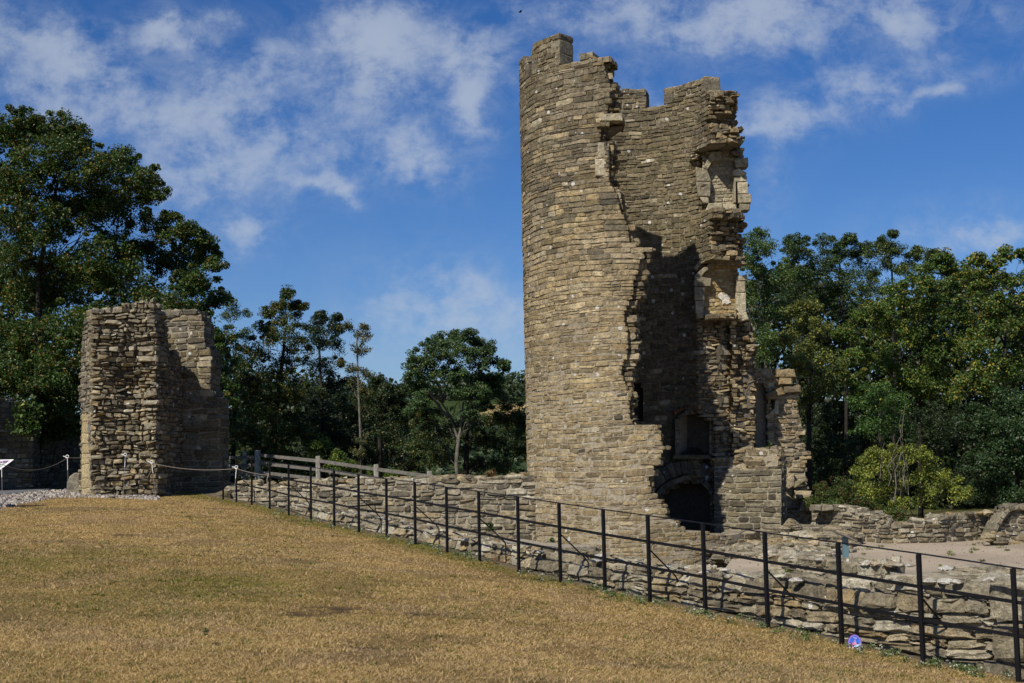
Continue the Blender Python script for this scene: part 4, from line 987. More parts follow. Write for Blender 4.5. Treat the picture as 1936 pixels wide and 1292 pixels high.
# corner pier of big dressed blocks at the right edge
pier = MB(); p0 = fnode(1868, .40); dd = (FB[-1, :2] - FB[-2, :2]); dd /= np.linalg.norm(dd); yaw = math.atan2(dd[1], dd[0])
zt = zs[0] * 0 + W1z[-3]
Sp, cp_ = path_surface([p0 - dd * .15, p0 + dd * .75]); stq = Stones(Sp, 6)
zg = FB[-1, 2]
for (u0, u1, a, b) in ((.0, .82, .52, .93), (.0, .86, .12, .51), (-.18, .9, -.28, .11)):
    stq.put(u0, u1, zg + a + .04, zg + b + .03, .06, .3, tone('near') * .9, .035, .014)
stq.flush(pier); Sp2, _ = path_surface([p0 + dd * .72 + np.array([dd[1], -dd[0]]) * .06, p0 + dd * .72 + np.array([-dd[1], dd[0]]) * .9]); 
stq = Stones(Sp2, 6)
for (u0, u1, a, b) in ((.0, .5, .52, .93), (.52, .95, .52, .93), (.0, .9, .12, .51), (0, .4, -.28, .11), (.42, .95, -.28, .11)): stq.put(u0, u1, zg + a + .04, zg + b + .03, .03, .3, tone('grey') * .9, .03, .015)
stq.flush(pier)
tag(pier.build('corner_pier', [MT['near'], MT['core']]), 'corner pier of three big squared blocks in the low wall beside the last railing post', 'pier')

# W3: back wall of the terrace
nodes = [(1532, 37.4, 959), (1560, 36.8, 958), (1590, 36.2, 958), (1606, 36.0, 961), (1622, 35.8, 968), (1648, 35.4, 974), (1662, 35.2, 982), (1680, 35.0, 996), (1700, 34.9, 993), (1722, 34.9, 988), (1750, 34.8, 984), (1775, 34.8, 980), (1782, 34.9, 976), (1820, 35.2, 972), (1872, 35.6, 969)]
pts = [pxy(a, b) for a, b, c in nodes]; S, cum = path_surface(pts); m = MB(); poly = [(cum[0], -1.0)] + [(cum[i], P(a, c, b)[2]) for i, (a, b, c) in enumerate(nodes)] + [(cum[-1], -1.0)]
wall(m, S, poly, .6, (.08, .15), (.14, .4), lambda u, z: 'grey' if random.random() < .55 else 'near', .015, .03, .03, .012, .018, ragged=0, ends=True, split=.25, skew=.012, step=.5)
for pp in ([(1540, 957), (1554, 957), (1554, 966), (1540, 967)], [(1555, 956), (1576, 956), (1577, 966), (1555, 967)], [(1578, 956), (1599, 957), (1599, 966), (1578, 966)], [(1600, 957), (1614, 959), (1614, 967), (1600, 967)]): dress(m, pp, 36.3, .6, tone('grey') * 1.1, .03, 0, .01)
for k in range(26):
    a = random.uniform(1690, 1870); w = P(a, np.interp(a, [n[0] for n in nodes], [n[2] for n in nodes]) + random.uniform(-1, 1), 35.2 + random.uniform(0, .4)); rock(m, w, random.uniform(.07, .17), tone('rubble') * 1.1, squash=.5)
tag(m.build('terrace_wall', [MT['near'], MT['core']]), 'low broken wall along the back of the gravel terrace, dipping in its middle', 'wall')
# arch springing at the right end
m = MB(); Ya = 34.6
arc_ring(m, [(1868, 1034), (1873, 1018), (1879, 1003), (1885, 990), (1891, 978), (1899, 968), (1908, 961), (1918, 957), (1928, 956), (1938, 957), (1950, 962), (1960, 970), (1970, 984)], -8, Ya, .75, lambda: tone('grey') * 1.0, .03)
S, cum = path_surface([pxy(1872, Ya + .15), pxy(1985, Ya + .15)]); f = pxplane(pxy(1872, Ya + .15), pxy(1985, Ya + .15))
wall(m, S, [f(a, b) for a, b in [(1872, 1050), (1880, 1000), (1896, 966), (1912, 956), (1940, 955), (1972, 968), (1985, 1050)]], .6, (.08, .14), (.14, .3), 'grey', .01, .02, .03, .012, .016)
m2c = [rock(m, P(a, b, Ya - 1.0 + random.uniform(-.3, .3)), random.uniform(.1, .22), tone('rubble') * 1.1, squash=.6) for a, b in ((1878, 1012), (1884, 1020), (1868, 1016), (1892, 1026), (1876, 1024), (1905, 1030), (1890, 1013), (1922, 1030), (1934, 1020))]
tag(m.build('ruined_arch', [MT['near'], MT['core']]), 'stump of a stone arch springing at the right end of the terrace wall', 'arch')
# stepped stone footing between the tower and the gravel
m = MB()
for (pxs, Ys, topy, th, pal) in (((1478, 1592), (36.6, 35.6), (1000, 1000), 1.2, 'grey'), ((1470, 1590), (35.4, 34.2), (1012, 1016), 1.2, 'near'), ((1380, 1575), (34.2, 32.8), (1032, 1036), 1.8, 'rubble'), ((1330, 1560), (31.6, 30.2), (1047, 1049), 2.3, 'near')):
    pA, pB = pxy(pxs[0], Ys[0]), pxy(pxs[1], Ys[1]); f = pxplane(pA, pB); S, cum = path_surface([pA, pB])
    a, b = f(pxs[0], topy[0]), f(pxs[1], topy[1]); wall(m, S, [(a[0], -1.3), a, ((a[0] + b[0]) / 2, (a[1] + b[1]) / 2 + .03), b, (b[0], -1.3)], th, (.09, .15), (.2, .5), pal, .02, .03, .035, .015, .018, back=False, ragged=.05)
for k in range(30): rock(m, P(random.uniform(1470, 1590), random.uniform(1030, 1050), random.uniform(31, 33)), random.uniform(.06, .16), tone('near'), squash=.5)
for k in range(90): rock(m, P(random.uniform(1330, 1500), random.uniform(1042, 1066), random.uniform(30.5, 32.5)), random.uniform(.07, .2), tone('near'), squash=.5)
for a, b, s in ((1487, 1000, .16), (1495, 992, .2), (1502, 996, .17), (1484, 1010, .15), (1510, 1000, .14)): rock(m, P(a, b, 36.3), s, tone('grey'), squash=.8)
tag(m.build('stepped_footing', [MT['near'], MT['core']]), 'stepped rough stone footing between the tower foot and the gravel terrace', 'footing')
# gravel terrace
m = MB(); gp0 = [fnode(a, 1.75) for a in (1130, 1300, 1475, 1560, 1650, 1746, 1926)]; gl = gp0[-1] + (gp0[-1] - gp0[-2]) * 5
gx = np.linspace(0, 1, 60); frontp = np.array(gp0 + [gl]); fl = np.r_[0, np.cumsum(np.hypot(*np.diff(frontp, axis=0).T))]
fx = np.interp(gx * fl[-1], fl, frontp[:, 0]); fy = np.interp(gx * fl[-1], fl, frontp[:, 1])
bx = np.interp(gx, [0, .3, 1], [6.2, 8.6, 22]); by = np.interp(gx, [0, .3, 1], [37.2, 37.5, 37.5]); rows = 60; V = []
for j in range(rows + 1):
    t = j / rows; x = fx * (1 - t) + bx * t; y = fy * (1 - t) + by * t; V.append(np.c_[x, y, -.55 + .05 * (fbm(x, y, 1.5, 4, 8) - .5) + .22 * sstep(11, 16, x)])
n = 60; I = (np.arange(rows)[:, None] * n + np.arange(n - 1)[None]).ravel()
gg = np.concatenate(V); gn = fbm(gg[:, 0], gg[:, 1], 1.2, 4, 3)[:, None]; m.add(gg, np.c_[I, I + 1, I + n + 1, I + n], col=np.array([.37, .305, .225]) * (.7 + .6 * gn))
vm_, vt, vb = new_mat('gravel'); va_ = N(vt, 'ShaderNodeAttribute', attribute_name='Col'); vp = N(vt, 'ShaderNodeNewGeometry').outputs['Position']
vn = noise(vt, vp, 45, 5, .8); vo = N(vt, 'ShaderNodeTexVoronoi'); vo.inputs['Scale'].default_value = 28; vt.links.new(vp, vo.inputs['Vector'])
vt.links.new(mixcol(vt, 1.0, va_.outputs['Color'], mixcol(vt, mrange(vt, vn, .3, .7, 0, 1), (.62, .61, .6), (1.3, 1.28, 1.25)), 'MULTIPLY'), vb.inputs['Base Color']); bump(vt, vb, vo.outputs['Distance'], .8, .02)
vb.inputs['Roughness'].default_value = 1
tag(m.build('gravel_terrace', vm_, smooth=True), kind='structure')

# ------------------------------------------------------------------ black railing
rail = empty('metal_railing', tuple(FB[0]), 'long black flat-bar railing with three rails running down the edge of the lawn', 'railing')
rl = []
for i, (px, _, _) in enumerate(POSTS):
    b, t = FB[i], FT[i]; d = FB[min(i + 1, len(FB) - 1), :2] - FB[max(i - 1, 0), :2]; yaw = math.atan2(d[1], d[0])
    m = MB(); h = t[2] - b[2] + .25; lean = random.uniform(-.008, .008)
    m.box((b[0], b[1], (t[2] + b[2] - .25) / 2), (.046, .040, h), yaw)
    m.build('post', MT['iron'], rail)
    if i in (1, 4, 7, 9, 11, 13, 15, 17, 19):
        dn = d / np.linalg.norm(d); n = np.array([-dn[1], dn[0]]); zb = b[2] + .62 * (t[2] - b[2]); m = MB()
        e = b[:2] + n * .50; hgt = b[2] + .12 + .15
        m.tube([(b[0], b[1], zb), (e[0] - n[0] * .06, e[1] - n[1] * .06, hgt + .08), (e[0], e[1], hgt), (e[0], e[1], b[2] - .3)], .011, 6); m.build('brace', MT['iron'], rail)
for frac, wd, hh in ((1.0, .04, .012), (.70, .012, .038), (.405, .012, .038)):
    pts = np.array([FB[i] + (FT[i] - FB[i]) * frac for i in range(len(FB))]); ext = pts[-1] + (pts[-1] - pts[-2]) * 2.5
    pts = np.vstack([pts, ext]); m = MB()
    for i in range(len(pts) - 1):
        a, b = pts[i], pts[i + 1]; d = b - a; L = np.linalg.norm(d); ux = d / L; s_ = np.cross([0, 0, 1], ux); s_ /= np.linalg.norm(s_); w_ = np.cross(ux, s_)
        V = []
        for q in (a, b):
            for (y, z) in ((-1, -1), (1, -1), (1, 1), (-1, 1)): V.append(q + s_ * y * wd / 2 + w_ * z * hh / 2 + s_ * (-.014 if frac < 1 else 0))
        m.add(V, [[0, 1, 5, 4], [1, 2, 6, 5], [2, 3, 7, 6], [3, 0, 4, 7], [0, 3, 2, 1], [4, 5, 6, 7]])
    m.build('rail', MT['iron'], rail)

# ------------------------------------------------------------------ timber fence beyond
TF = [(462, 855, 908, 58.5), (487, 853, 908, 57), (601, 864, 916, 54.5), (711, 880, 922, 52), (812, 893, 932, 50), (905, 906, 944, 48)]
tfe = empty('timber_fence', P(487, 908, 57), 'silvery timber post and three-rail fence beyond the low curtain wall', 'fence')
tp_ = [P(a, b, Y) for a, b, c, Y in TF]
for i, (a, b, c, Y) in enumerate(TF):
    p = tp_[i]; m = MB(); w_ = .22 if i == 1 else .16; m.box((p[0], p[1], p[2] - .62), (w_, w_, 1.3), .3, col=(1, 1, 1)); o = m.build('post', MT['oak'], tfe)
    bvm = o.modifiers.new('b', 'BEVEL'); bvm.width = .02; bvm.segments = 2
for dz in (-.16, -.50, -.88):
    for i in range(1, len(TF) - 1):
        a = tp_[i] + (0, 0, dz); b = tp_[i + 1] + (0, 0, dz); m = MB(); d = b - a; ux = d / np.linalg.norm(d); s_ = np.array([-ux[1], ux[0], 0]); w_ = np.array([0, 0, 1.0]); V = []
        jz = random.uniform(-.015, .015)
        for q in (a, b):
            for (y, z) in ((-1, -1), (1, -1), (1, 1), (-1, 1)): V.append(q + s_ * y * .02 + w_ * (z * .065 + jz))
        m.add(V, [[0, 1, 5, 4], [1, 2, 6, 5], [2, 3, 7, 6], [3, 0, 4, 7], [0, 3, 2, 1], [4, 5, 6, 7]]); m.build('rail', MT['oakrail'], tfe)
    a = tp_[1] + (0, 0, dz); b = P(405, 872, 60); b[2] = a[2] - .15; m = MB(); m.box((a + b) / 2, (np.hypot(*(a - b)[:2]), .04, .12), math.atan2((b - a)[1], (b - a)[0])); m.build('rail', MT['oakrail'], tfe)

# ------------------------------------------------------------------ rope barrier
STK = [(3, 878, 963, 32.0, 'steel rope stake in front of the information panel at the far left'), (127.5, 866, 945, 36.5, 'steel rope stake on the grass just left of the ruin'),
       (237, 862, 938, 38.2, 'steel rope stake in front of the rubble face of the ruin'), (287, 876, 942, 37.9, 'leaning steel rope stake in front of the corner of the ruin'),
       (447, 886, 950, 36.4, 'leaning steel rope stake beside the first posts of the railing')]
tops = []
for i, (px, pt, pb_, Y, lab) in enumerate(STK):
    t = P(px, pt, Y); b = P(px + (8 if i == 3 else (-6 if i == 4 else (2 if i < 2 else -4))), pb_, Y); b[2] = G(b[0], b[1]) - .02
    e = empty('rope_stake', tuple(b), lab, 'stake', 'white-topped stakes carrying the rope'); tops.append(t)
    m = MB(); m.tube([b, b + (t - b) * .72], .007, 6); m.build('rod', MT['steel'], e)
    m = MB(); k_ = b + (t - b) * .72; pts = [k_, t - (t - b) * .02]
    for a in range(0, 13):
        an = -math.pi / 2 + a * 2 * math.pi * .86 / 12; pts.append(t + np.array([.045 + .042 * math.cos(an + math.pi * .5), 0.01 * a / 12, .03 + .042 * math.sin(an + math.pi * .5)]) - np.array([.05, 0, 0]))
    pts.append(t + np.array([-.12, .02, .05])); m.tube(pts, .0095, 6); m.build('pigtail', MT['white'], e)
m = MB()
def sag(a, b, s, n=14):
    return [a * (1 - t) + b * t - np.array([0, 0, s * 4 * t * (1 - t)]) for t in np.linspace(0, 1, n)]
tie = P(509, 899, fenceY(509) - .02)
m.tube(sag(np.array(tops[0]) + (-3, -1, .05), tops[0], .1) + sag(tops[0], tops[1], .22)[1:] + sag(tops[1], tops[2], .02)[1:] + sag(tops[2], tops[3], .06)[1:] + sag(tops[3], tops[4], .10)[1:] + sag(tops[4], tie, .03)[1:], .0065, 5)
for k in range(4):
    m.tube([tie + (.03 * math.cos(a), .03 * math.sin(a), .02 * k - .1 * (k == 3)) for a in np.linspace(0, 6.2, 9)], .010, 5)
m.tube([tie + (-.03, -.02, 0), tie + (-.05, -.03, -.12), tie + (-.03, -.03, -.24), tie + (-.045, -.03, -.36)], .014, 5)
tag(m.build('rope', MT['rope']), 'thin rope slung along the stakes and tied round a railing post', 'rope')

# ------------------------------------------------------------------ information panel at the left edge
c = P(-12, 876, 32.7); zg = float(G(c[0] - .3, c[1])); e = empty('information_panel', (c[0] - .3, c[1], zg), 'white-framed sloping information panel cut off by the left edge', 'sign')
def quadpanel(name, u0, u1, v0, v1, off, mat, cx, cy, cz, th=.012, tilt=R_(38)):
    m = MB(); V = []
    for o_ in (off, off - th):
        for (a, b) in ((u0, v0), (u1, v0), (u1, v1), (u0, v1)): V.append((cx + a + .55 * b, cy + b * math.cos(tilt) - o_ * math.sin(tilt), cz + b * math.sin(tilt) + o_ * math.cos(tilt)))
    m.add(V, [[0, 1, 2, 3], [4, 7, 6, 5], [0, 4, 5, 1], [1, 5, 6, 2], [2, 6, 7, 3], [3, 7, 4, 0]]); return m.build(name, mat, e)
q = dict(cx=c[0] - .35, cy=c[1], cz=zg + .88)
MT['purple'] = flat_mat('faded_purple', (.18, .10, .18)); MT['pgreen'] = flat_mat('grey_green_print', (.30, .35, .30)); MT['offwhite'] = flat_mat('off_white_print', (.6, .6, .57))
quadpanel('frame', -1.1, .45, 0, .45, 0, MT['white'], **q); quadpanel('print', -1.04, .39, .05, .30, .004, MT['pgreen'], **q); quadpanel('heading', -1.04, .39, .31, .41, .004, MT['purple'], **q)
quadpanel('text_block', -1.0, .05, .12, .27, .007, MT['offwhite'], th=.002, **q)
for dx in (-.95, .2): m = MB(); m.box((c[0] - .3 + dx, c[1] + .2, zg + .48), (.06, .06, 1.0)); m.build('leg', MT['iron'], e)

# small low lectern on the gravel
c = P(1599, 1052, 29.8); e = empty('lectern', (c[0], c[1], -.55), 'small teal lectern with a grey slanted top on the gravel terrace', 'lectern')
m = MB(); m.box((c[0], c[1], -.32), (.12, .10, .5)); m.build('leg', MT['teal'], e)
m = MB(); V = []; 
for z in (0, -.03): V += [(c[0] - .20, c[1] - .25, .06 + z), (c[0] + .20, c[1] - .25, -.13 + z), (c[0] + .20, c[1] + .35, -.13 + z), (c[0] - .20, c[1] + .35, .06 + z)]
m.add(V, [[0, 1, 2, 3], [4, 7, 6, 5], [0, 4, 5, 1], [1, 5, 6, 2], [2, 6, 7, 3], [3, 7, 4, 0]]); m.build('panel', MT['panel'], e)

# ------------------------------------------------------------------ oval plaque leaning by the railing
Yp = fenceY(1600) - .12; c = P(1616, 1217.5, Yp); sc_ = Yp / FPX
e = empty('oval_sign', tuple(P(1618, 1234, Yp)), 'small oval purple and blue painted sign leaning at the foot of the railing', 'sign')
def oval(name, rx, ry, off, mat, th=.006, pts=None):
    m = MB(); n = 40
    P2 = pts or [(rx * math.cos(2 * math.pi * k / n), ry * math.sin(2 * math.pi * k / n)) for k in range(n)]; n = len(P2); V = []
    ca, sa = math.cos(R_(8)), math.sin(R_(8))
    for o_ in (0, th):
        for (x, y) in P2:
            x, y = x * ca + y * sa, -x * sa + y * ca; V.append((c[0] + x, c[1] + y * .22 - off + o_, c[2] + y * .975))
    cen = [sum(p[0] for p in P2) / n, sum(p[1] for p in P2) / n]
    m.add(V, [[i, n + i, n + (i + 1) % n, (i + 1) % n] for i in range(n)])
    me = bpy.data.meshes.new(name); me.from_pydata([tuple(np.array(v) - np.array(e.location)) for v in V], [], [list(range(n)), list(range(n, 2 * n))[::-1]] + [[i, (i + 1) % n, n + (i + 1) % n, n + i] for i in range(n)])
    me.materials.append(mat); o = bpy.data.objects.new(name, me); COL.objects.link(o); o.parent = e; return o
pm = {k: flat_mat(k, v, .35, .5) for k, v in dict(sign_rim=(.13, .05, .33), sign_pale_rim=(.30, .22, .48), sign_pink=(.48, .20, .50), sign_dark=(.10, .03, .20), sign_light=(.42, .62, .85), sign_rose=(.62, .25, .42), sign_white=(.8, .8, .85)).items()}
smt, st_, sb_ = new_mat('sign_sky'); g1 = N(st_, 'ShaderNodeTexCoord'); sx = N(st_, 'ShaderNodeSeparateXYZ'); st_.links.new(g1.outputs['Generated'], sx.inputs[0])
st_.links.new(mixcol(st_, sx.outputs[2], (.10, .35, .75), (.03, .06, .50)), sb_.inputs['Base Color']); sb_.inputs['Roughness'].default_value = .35
k = sc_
oval('board', 13.2 * k, 17.2 * k, 0, pm['sign_rim']); oval('pale_rim', 12.0 * k, 16.0 * k, .002, pm['sign_pale_rim'], .003); oval('painted_sky', 10.6 * k, 14.4 * k, .004, smt, .003)
def inell(pts, rx=10.6, ry=14.4):
    r = []
    for x, y in pts:
        q = math.hypot(x / rx, y / ry); s = min(1, .985 / q) if q > 0 else 1; r.append((x * s * k, y * s * k))
    return r
oval('painted_hill', 0, 0, .0055, pm['sign_pink'], .002, inell([(-10.5, 0), (-8, 2.5), (-5, 1.5), (-3, 1), (3, -1), (9, 1), (10.5, 0), (10, -5), (7, -10), (3, -14), (-3, -14), (-7, -10), (-10, -5)]))
oval('painted_tower', 0, 0, .007, pm['sign_rose'], .002, inell([(-3, -2), (-3.2, 1), (0, 6), (3, 1), (3, -2)]))
oval('painted_tower', 0, 0, .007, pm['sign_light'], .002, inell([(3.5, -12), (2.5, -2), (4, 0), (7.5, 0), (9, -2), (7, -10)]))
oval('painted_window', 0, 0, .0085, pm['sign_white'], .002, [(x * 1.8 * k + .0 * k, y * 1.8 * k - 4.2 * k) for x, y in [(math.cos(a), math.sin(a)) for a in np.linspace(0, 6, 10)]])
oval('painted_window', 0, 0, .0085, pm['sign_white'], .002, [(x * 1.7 * k - 3.4 * k, y * 1.7 * k - 8 * k) for x, y in [(math.cos(a), math.sin(a)) for a in np.linspace(0, 6, 10)]])
oval('painted_door', 0, 0, .0085, pm['sign_dark'], .002, [(x * 1.6 * k, y * 1.9 * k - 8.2 * k) for x, y in [(math.cos(a), math.sin(a)) for a in np.linspace(0, 6, 10)]])
oval('painted_turret', 0, 0, .0085, pm['sign_dark'], .002, [(x * 2.1 * k - 8 * k, y * 1.9 * k + 1 * k) for x, y in [(math.cos(a), math.sin(a)) for a in np.linspace(0, 6, 10)]])
oval('painted_turret', 0, 0, .0085, pm['sign_dark'], .002, [(x * 1.9 * k + 5.2 * k, y * 1.6 * k + 1.5 * k) for x, y in [(math.cos(a), math.sin(a)) for a in np.linspace(0, 6, 10)]])
oval('painted_flag', 0, 0, .0085, pm['sign_rose'], .002, [(x * 1.1 * k, y * 1.4 * k + 6.6 * k) for x, y in [(math.cos(a), math.sin(a)) for a in np.linspace(0, 6, 10)]])
fc = bpy.data.curves.new('lettering', 'FONT'); fc.body = 'Hey'; fc.size = 4.0 * k; fc.align_x = 'CENTER'; fc.extrude = .0006; fo = bpy.data.objects.new('lettering', fc); COL.objects.link(fo)
fc.materials.append(pm['sign_white']); fo.parent = e; fo.rotation_euler = (R_(77), R_(8), 0); fo.location = Vector((c[0] + 1.2 * k, c[1] + 10 * k * .22 - .010, c[2] + 9.6 * k)) - e.location
lm = bpy.data.meshes.new_from_object(fo); lf = bpy.data.objects.new('lettering', lm); COL.objects.link(lf); lf.parent = e; lf.rotation_euler = fo.rotation_euler; lf.location = fo.location
bpy.data.objects.remove(fo)
if not lm.materials: lm.materials.append(pm['sign_white'])

# dark insect-like bird high above
m = MB(); c = P(983.5, 22.5, 60); rock(m, (0, 0, 0), .05, (1, 1, 1), squash=.8)
V = np.array(m.V[0]); V[:, 0] *= 1.9; V = np.c_[V[:, 0] * .86 - V[:, 2] * .5, V[:, 1], V[:, 0] * .5 + V[:, 2] * .86] + c; m.V[0] = V
m.add([c + (-.05, 0, 0), c + (.03, .16, .03), c + (.06, .16, .04), c + (.05, 0, .02)], [[0, 1, 2, 3]]); m.add([c + (-.05, 0, 0), c + (.03, -.16, .03), c + (.06, -.16, .04), c + (.05, 0, .02)], [[0, 1, 2, 3]])
tag(m.build('bird', MT['bird']), 'tiny dark bird high in the sky left of the tower top', 'bird')

# ------------------------------------------------------------------ path and loose rubble near the left ruin
def strip(near_px, far_px, dz, n=24):
    A = [ground_hit(*p) for p in near_px]; B = [ground_hit(*p) for p in far_px]; V = []
    for a, b in zip(A, B):
        for j in range(7):
            q = a + (b - a) * j / 6; V.append((q[0], q[1], float(G(q[0], q[1])) + dz))
    k = len(A); return V, [[i * 7 + j, (i + 1) * 7 + j, (i + 1) * 7 + j + 1, i * 7 + j + 1] for i in range(k - 1) for j in range(6)]
m = MB(); V, q = strip([(-160, 944), (-80, 941), (0, 937), (30, 934), (60, 931), (90, 927), (112, 923)], [(-160, 927), (-80, 925), (0, 923.5), (30, 922), (60, 921), (90, 920.5), (112, 920.5)], .03)
m.add(V, q); tag(m.build('path', plain_mat('asphalt', (.095, .095, .098), (.16, .16, .16), 60, .95, .4, .005), smooth=True), kind='structure')
m = MB(); cnt = 0
while cnt < 2600:
    x = random.uniform(-60, 300); lo = np.interp(x, [-60, 0, 60, 110, 175, 300], [972, 962, 951, 942, 941, 946]); hi = np.interp(x, [-60, 0, 60, 110, 160, 175, 300], [942, 937, 931, 923, 921, 934, 938])
    y = random.uniform(hi, lo)
    if y > lo - 4 and random.random() < .5: continue
    h = ground_hit(x, y, 28, 48); s = random.uniform(.02, .05) * (1.7 if random.random() < .12 else 1); c = np.array(random.choice([(.40, .36, .31), (.30, .26, .22), (.45, .41, .36), (.24, .20, .17), (.36, .33, .30)])) * random.uniform(.7, 1.15)
    ang = random.uniform(0, 3.1); R2 = [(s * math.cos(ang + k * math.pi / 2.5) * random.uniform(.7, 1.5), s * math.sin(ang + k * math.pi / 2.5) * random.uniform(.7, 1.3)) for k in range(5)]
    zz = random.uniform(.3, .9) * s; V = [(h[0] + a, h[1] + b, h[2] - .02) for a, b in R2] + [(h[0] + a * .7, h[1] + b * .7, h[2] + zz + .01) for a, b in R2]
    m.add(V, [[i, (i + 1) % 5, 5 + (i + 1) % 5, 5 + i] for i in range(5)] + [[5, 6, 7, 8]], [[5, 8, 9]], col=c); cnt += 1
tag(m.build('rubble', MT['gravelstone']), 'bank of grey stone chippings between the path and the lawn', 'rubble', kind='stuff')
# footing of larger flat stones at the ruin's foot
m = MB()
for k in range(16):
    x = 178 + k * 7.4; h = ground_hit(x, 940.5 + random.uniform(-1.5, 1.5) + (x - 178) * .02, 28, 48); rock(m, h, random.uniform(.08, .16), tone('grey'), squash=.5)
tag(m.build('rubble', MT['near']), 'row of flat stones along the foot of the ruin', 'rubble', kind='stuff')

# ------------------------------------------------------------------ dry grass blades
def blades(n, name, label, sel, hmin, hmax, wid, colfn, kind='stuff'):
    pass
K = 820000
u = RNG.random(K); Yb = 7.5 * (40 / 7.5) ** u; px = RNG.uniform(-1040, 1040, K); X = px / FPX * Yb; s = fence_side(X, Yb)
ok = s < .12 + .1 * RNG.random(K); X, Yb = X[ok], Yb[ok]; K = len(X)
bald = sstep(.62, .72, fbm(X, Yb, 1.1, 4, 31)); bt_ = np.zeros(K)
for (a, b, r) in BARE: bt_ = np.maximum(bt_, np.exp(-(((X - a) / r) ** 2 + ((Yb - b) / (r * .9)) ** 2) ** 2) * sstep(.25, .45, fbm(X, Yb, .16, 3, 8)))
thin = sstep(.56, .68, fbm(X, Yb, .10, 2, 91)) * .5; ok = RNG.random(K) > np.maximum(np.maximum(bald * .75, bt_ * 1.2), thin); X, Yb = X[ok], Yb[ok]; K = len(X)
Z = G(X, Yb); gcol = grass_tone(X, Yb); clump = fbm(X, Yb, .35, 3, 77)
hgt = RNG.uniform(.006, .024, K) * (.5 + 1.0 * clump); tall = RNG.random(K) < .004; hgt[tall] *= 1.5
wd = .0016 + .00034 * Yb; az = RNG.uniform(0, 2 * np.pi, K); ln = RNG.uniform(.5, 3.2, K) * hgt; ln[tall] = RNG.uniform(.05, .13, tall.sum()); la = RNG.uniform(0, 2 * np.pi, K)
V = np.zeros((K, 3, 3)); V[:, 0] = np.c_[X - np.cos(az) * wd, Yb - np.sin(az) * wd, Z - .004]; V[:, 1] = np.c_[X + np.cos(az) * wd, Yb + np.sin(az) * wd, Z - .004]
V[:, 2] = np.c_[X + np.cos(la) * ln, Yb + np.sin(la) * ln, Z + hgt]
gr = greenness(X, Yb)[:, None]; straw = np.array([.50, .355, .17]); mix = (RNG.random(K) ** 1.5)[:, None] * (1 - gr)
bc = gcol * (1 - mix) + straw * mix; gg_ = (RNG.random(K) < .03 + .30 * gr[:, 0]) ; bc[gg_] = np.array([.13, .16, .03]) * RNG.uniform(.7, 1.4, (gg_.sum(), 1)); bc[tall] = np.array([.52, .40, .22]) * RNG.uniform(.7, 1.1, (tall.sum(), 1)); dk_ = RNG.random(K) < .10; bc[dk_] *= .5; pr_ = RNG.random(K) < .10; bc[pr_] = bc[pr_] * .4 + np.array([.30, .22, .18]) * .6; bc *= RNG.uniform(.68, 1.18, (K, 1))
m = MB(); m.add(V.reshape(-1, 3), None, np.arange(3 * K).reshape(-1, 3), col=np.repeat(bc, 3, 0)); tag(m.build('dry_grass', MT['grass']), 'short parched straw-coloured grass covering the lawn', 'grass', kind='stuff')

# small tufts: green ones, bleached ones
T = 1500; ut = RNG.random(T); Yt = 8.2 * (34 / 8.2) ** ut; Xt = RNG.uniform(-1000, 900, T) / FPX * Yt; ok = (fence_side(Xt, Yt) < -.2); Xt, Yt = Xt[ok], Yt[ok]; gt_ = greenness(Xt, Yt)
kk = 16; T = len(Xt); bx_ = np.repeat(Xt, kk) + RNG.normal(0, .035, T * kk); by_ = np.repeat(Yt, kk) + RNG.normal(0, .035, T * kk); bz_ = G(bx_, by_); n_ = T * kk
isg = np.repeat(RNG.random(T) < .30 + .5 * gt_, kk); a1 = RNG.uniform(0, 6.28, n_); l1 = RNG.uniform(.02, .06, n_); h1 = RNG.uniform(.012, .04, n_); w1_ = .002 + .0003 * by_
V = np.zeros((n_, 3, 3)); V[:, 0] = np.c_[bx_ - np.sin(a1) * w1_, by_ + np.cos(a1) * w1_, bz_ - .003]; V[:, 1] = np.c_[bx_ + np.sin(a1) * w1_, by_ - np.cos(a1) * w1_, bz_ - .003]; V[:, 2] = np.c_[bx_ + np.cos(a1) * l1, by_ + np.sin(a1) * l1, bz_ + h1]
C_ = np.where(isg[:, None], np.array([.11, .13, .025]), np.array([.44, .31, .15])) * RNG.uniform(.6, 1.2, (n_, 1)); m = MB(); m.add(V.reshape(-1, 3), None, np.arange(3 * n_).reshape(-1, 3), col=np.repeat(C_, 3, 0))
tag(m.build('grass_tufts', MT['grass']), 'small green and bleached tufts standing out of the parched lawn', 'grass', kind='stuff')

# ------------------------------------------------------------------ plants
def leafcloud(mb, cen, rad, n, size, cols, up=.7, flat=.75, outc=None, hang=0):
    """n kite-shaped leaves in clumps; cen (k,3), rad (k,)"""
    k = len(cen); idx = RNG.integers(0, k, n); d = RNG.normal(0, 1, (n, 3)); d /= np.linalg.norm(d, axis=1)[:, None]
    r = rad[idx] * RNG.random(n) ** .45; p = cen[idx] + d * r[:, None] * np.array([1, 1, flat])
    nr = RNG.normal(0, .75, (n, 3)) + d * .5 + np.array([0, 0, up]); nr /= np.linalg.norm(nr, axis=1)[:, None]
    t = np.cross(nr, RNG.normal(0, 1, (n, 3))); t /= np.linalg.norm(t, axis=1)[:, None]; b = np.cross(nr, t)
    s = (size * RNG.uniform(.6, 1.3, n))[:, None]
    V = np.stack([p - t * s * .5, p - b * s * .36 + nr * s * .07, p + t * s * .55 - np.array([0, 0, 1]) * s * .08, p + b * s * .36 + nr * s * .07], 1)
    C = cols(n, idx, p); mb.add(V.reshape(-1, 3), np.arange(4 * n).reshape(-1, 4), col=np.repeat(C, 4, 0))
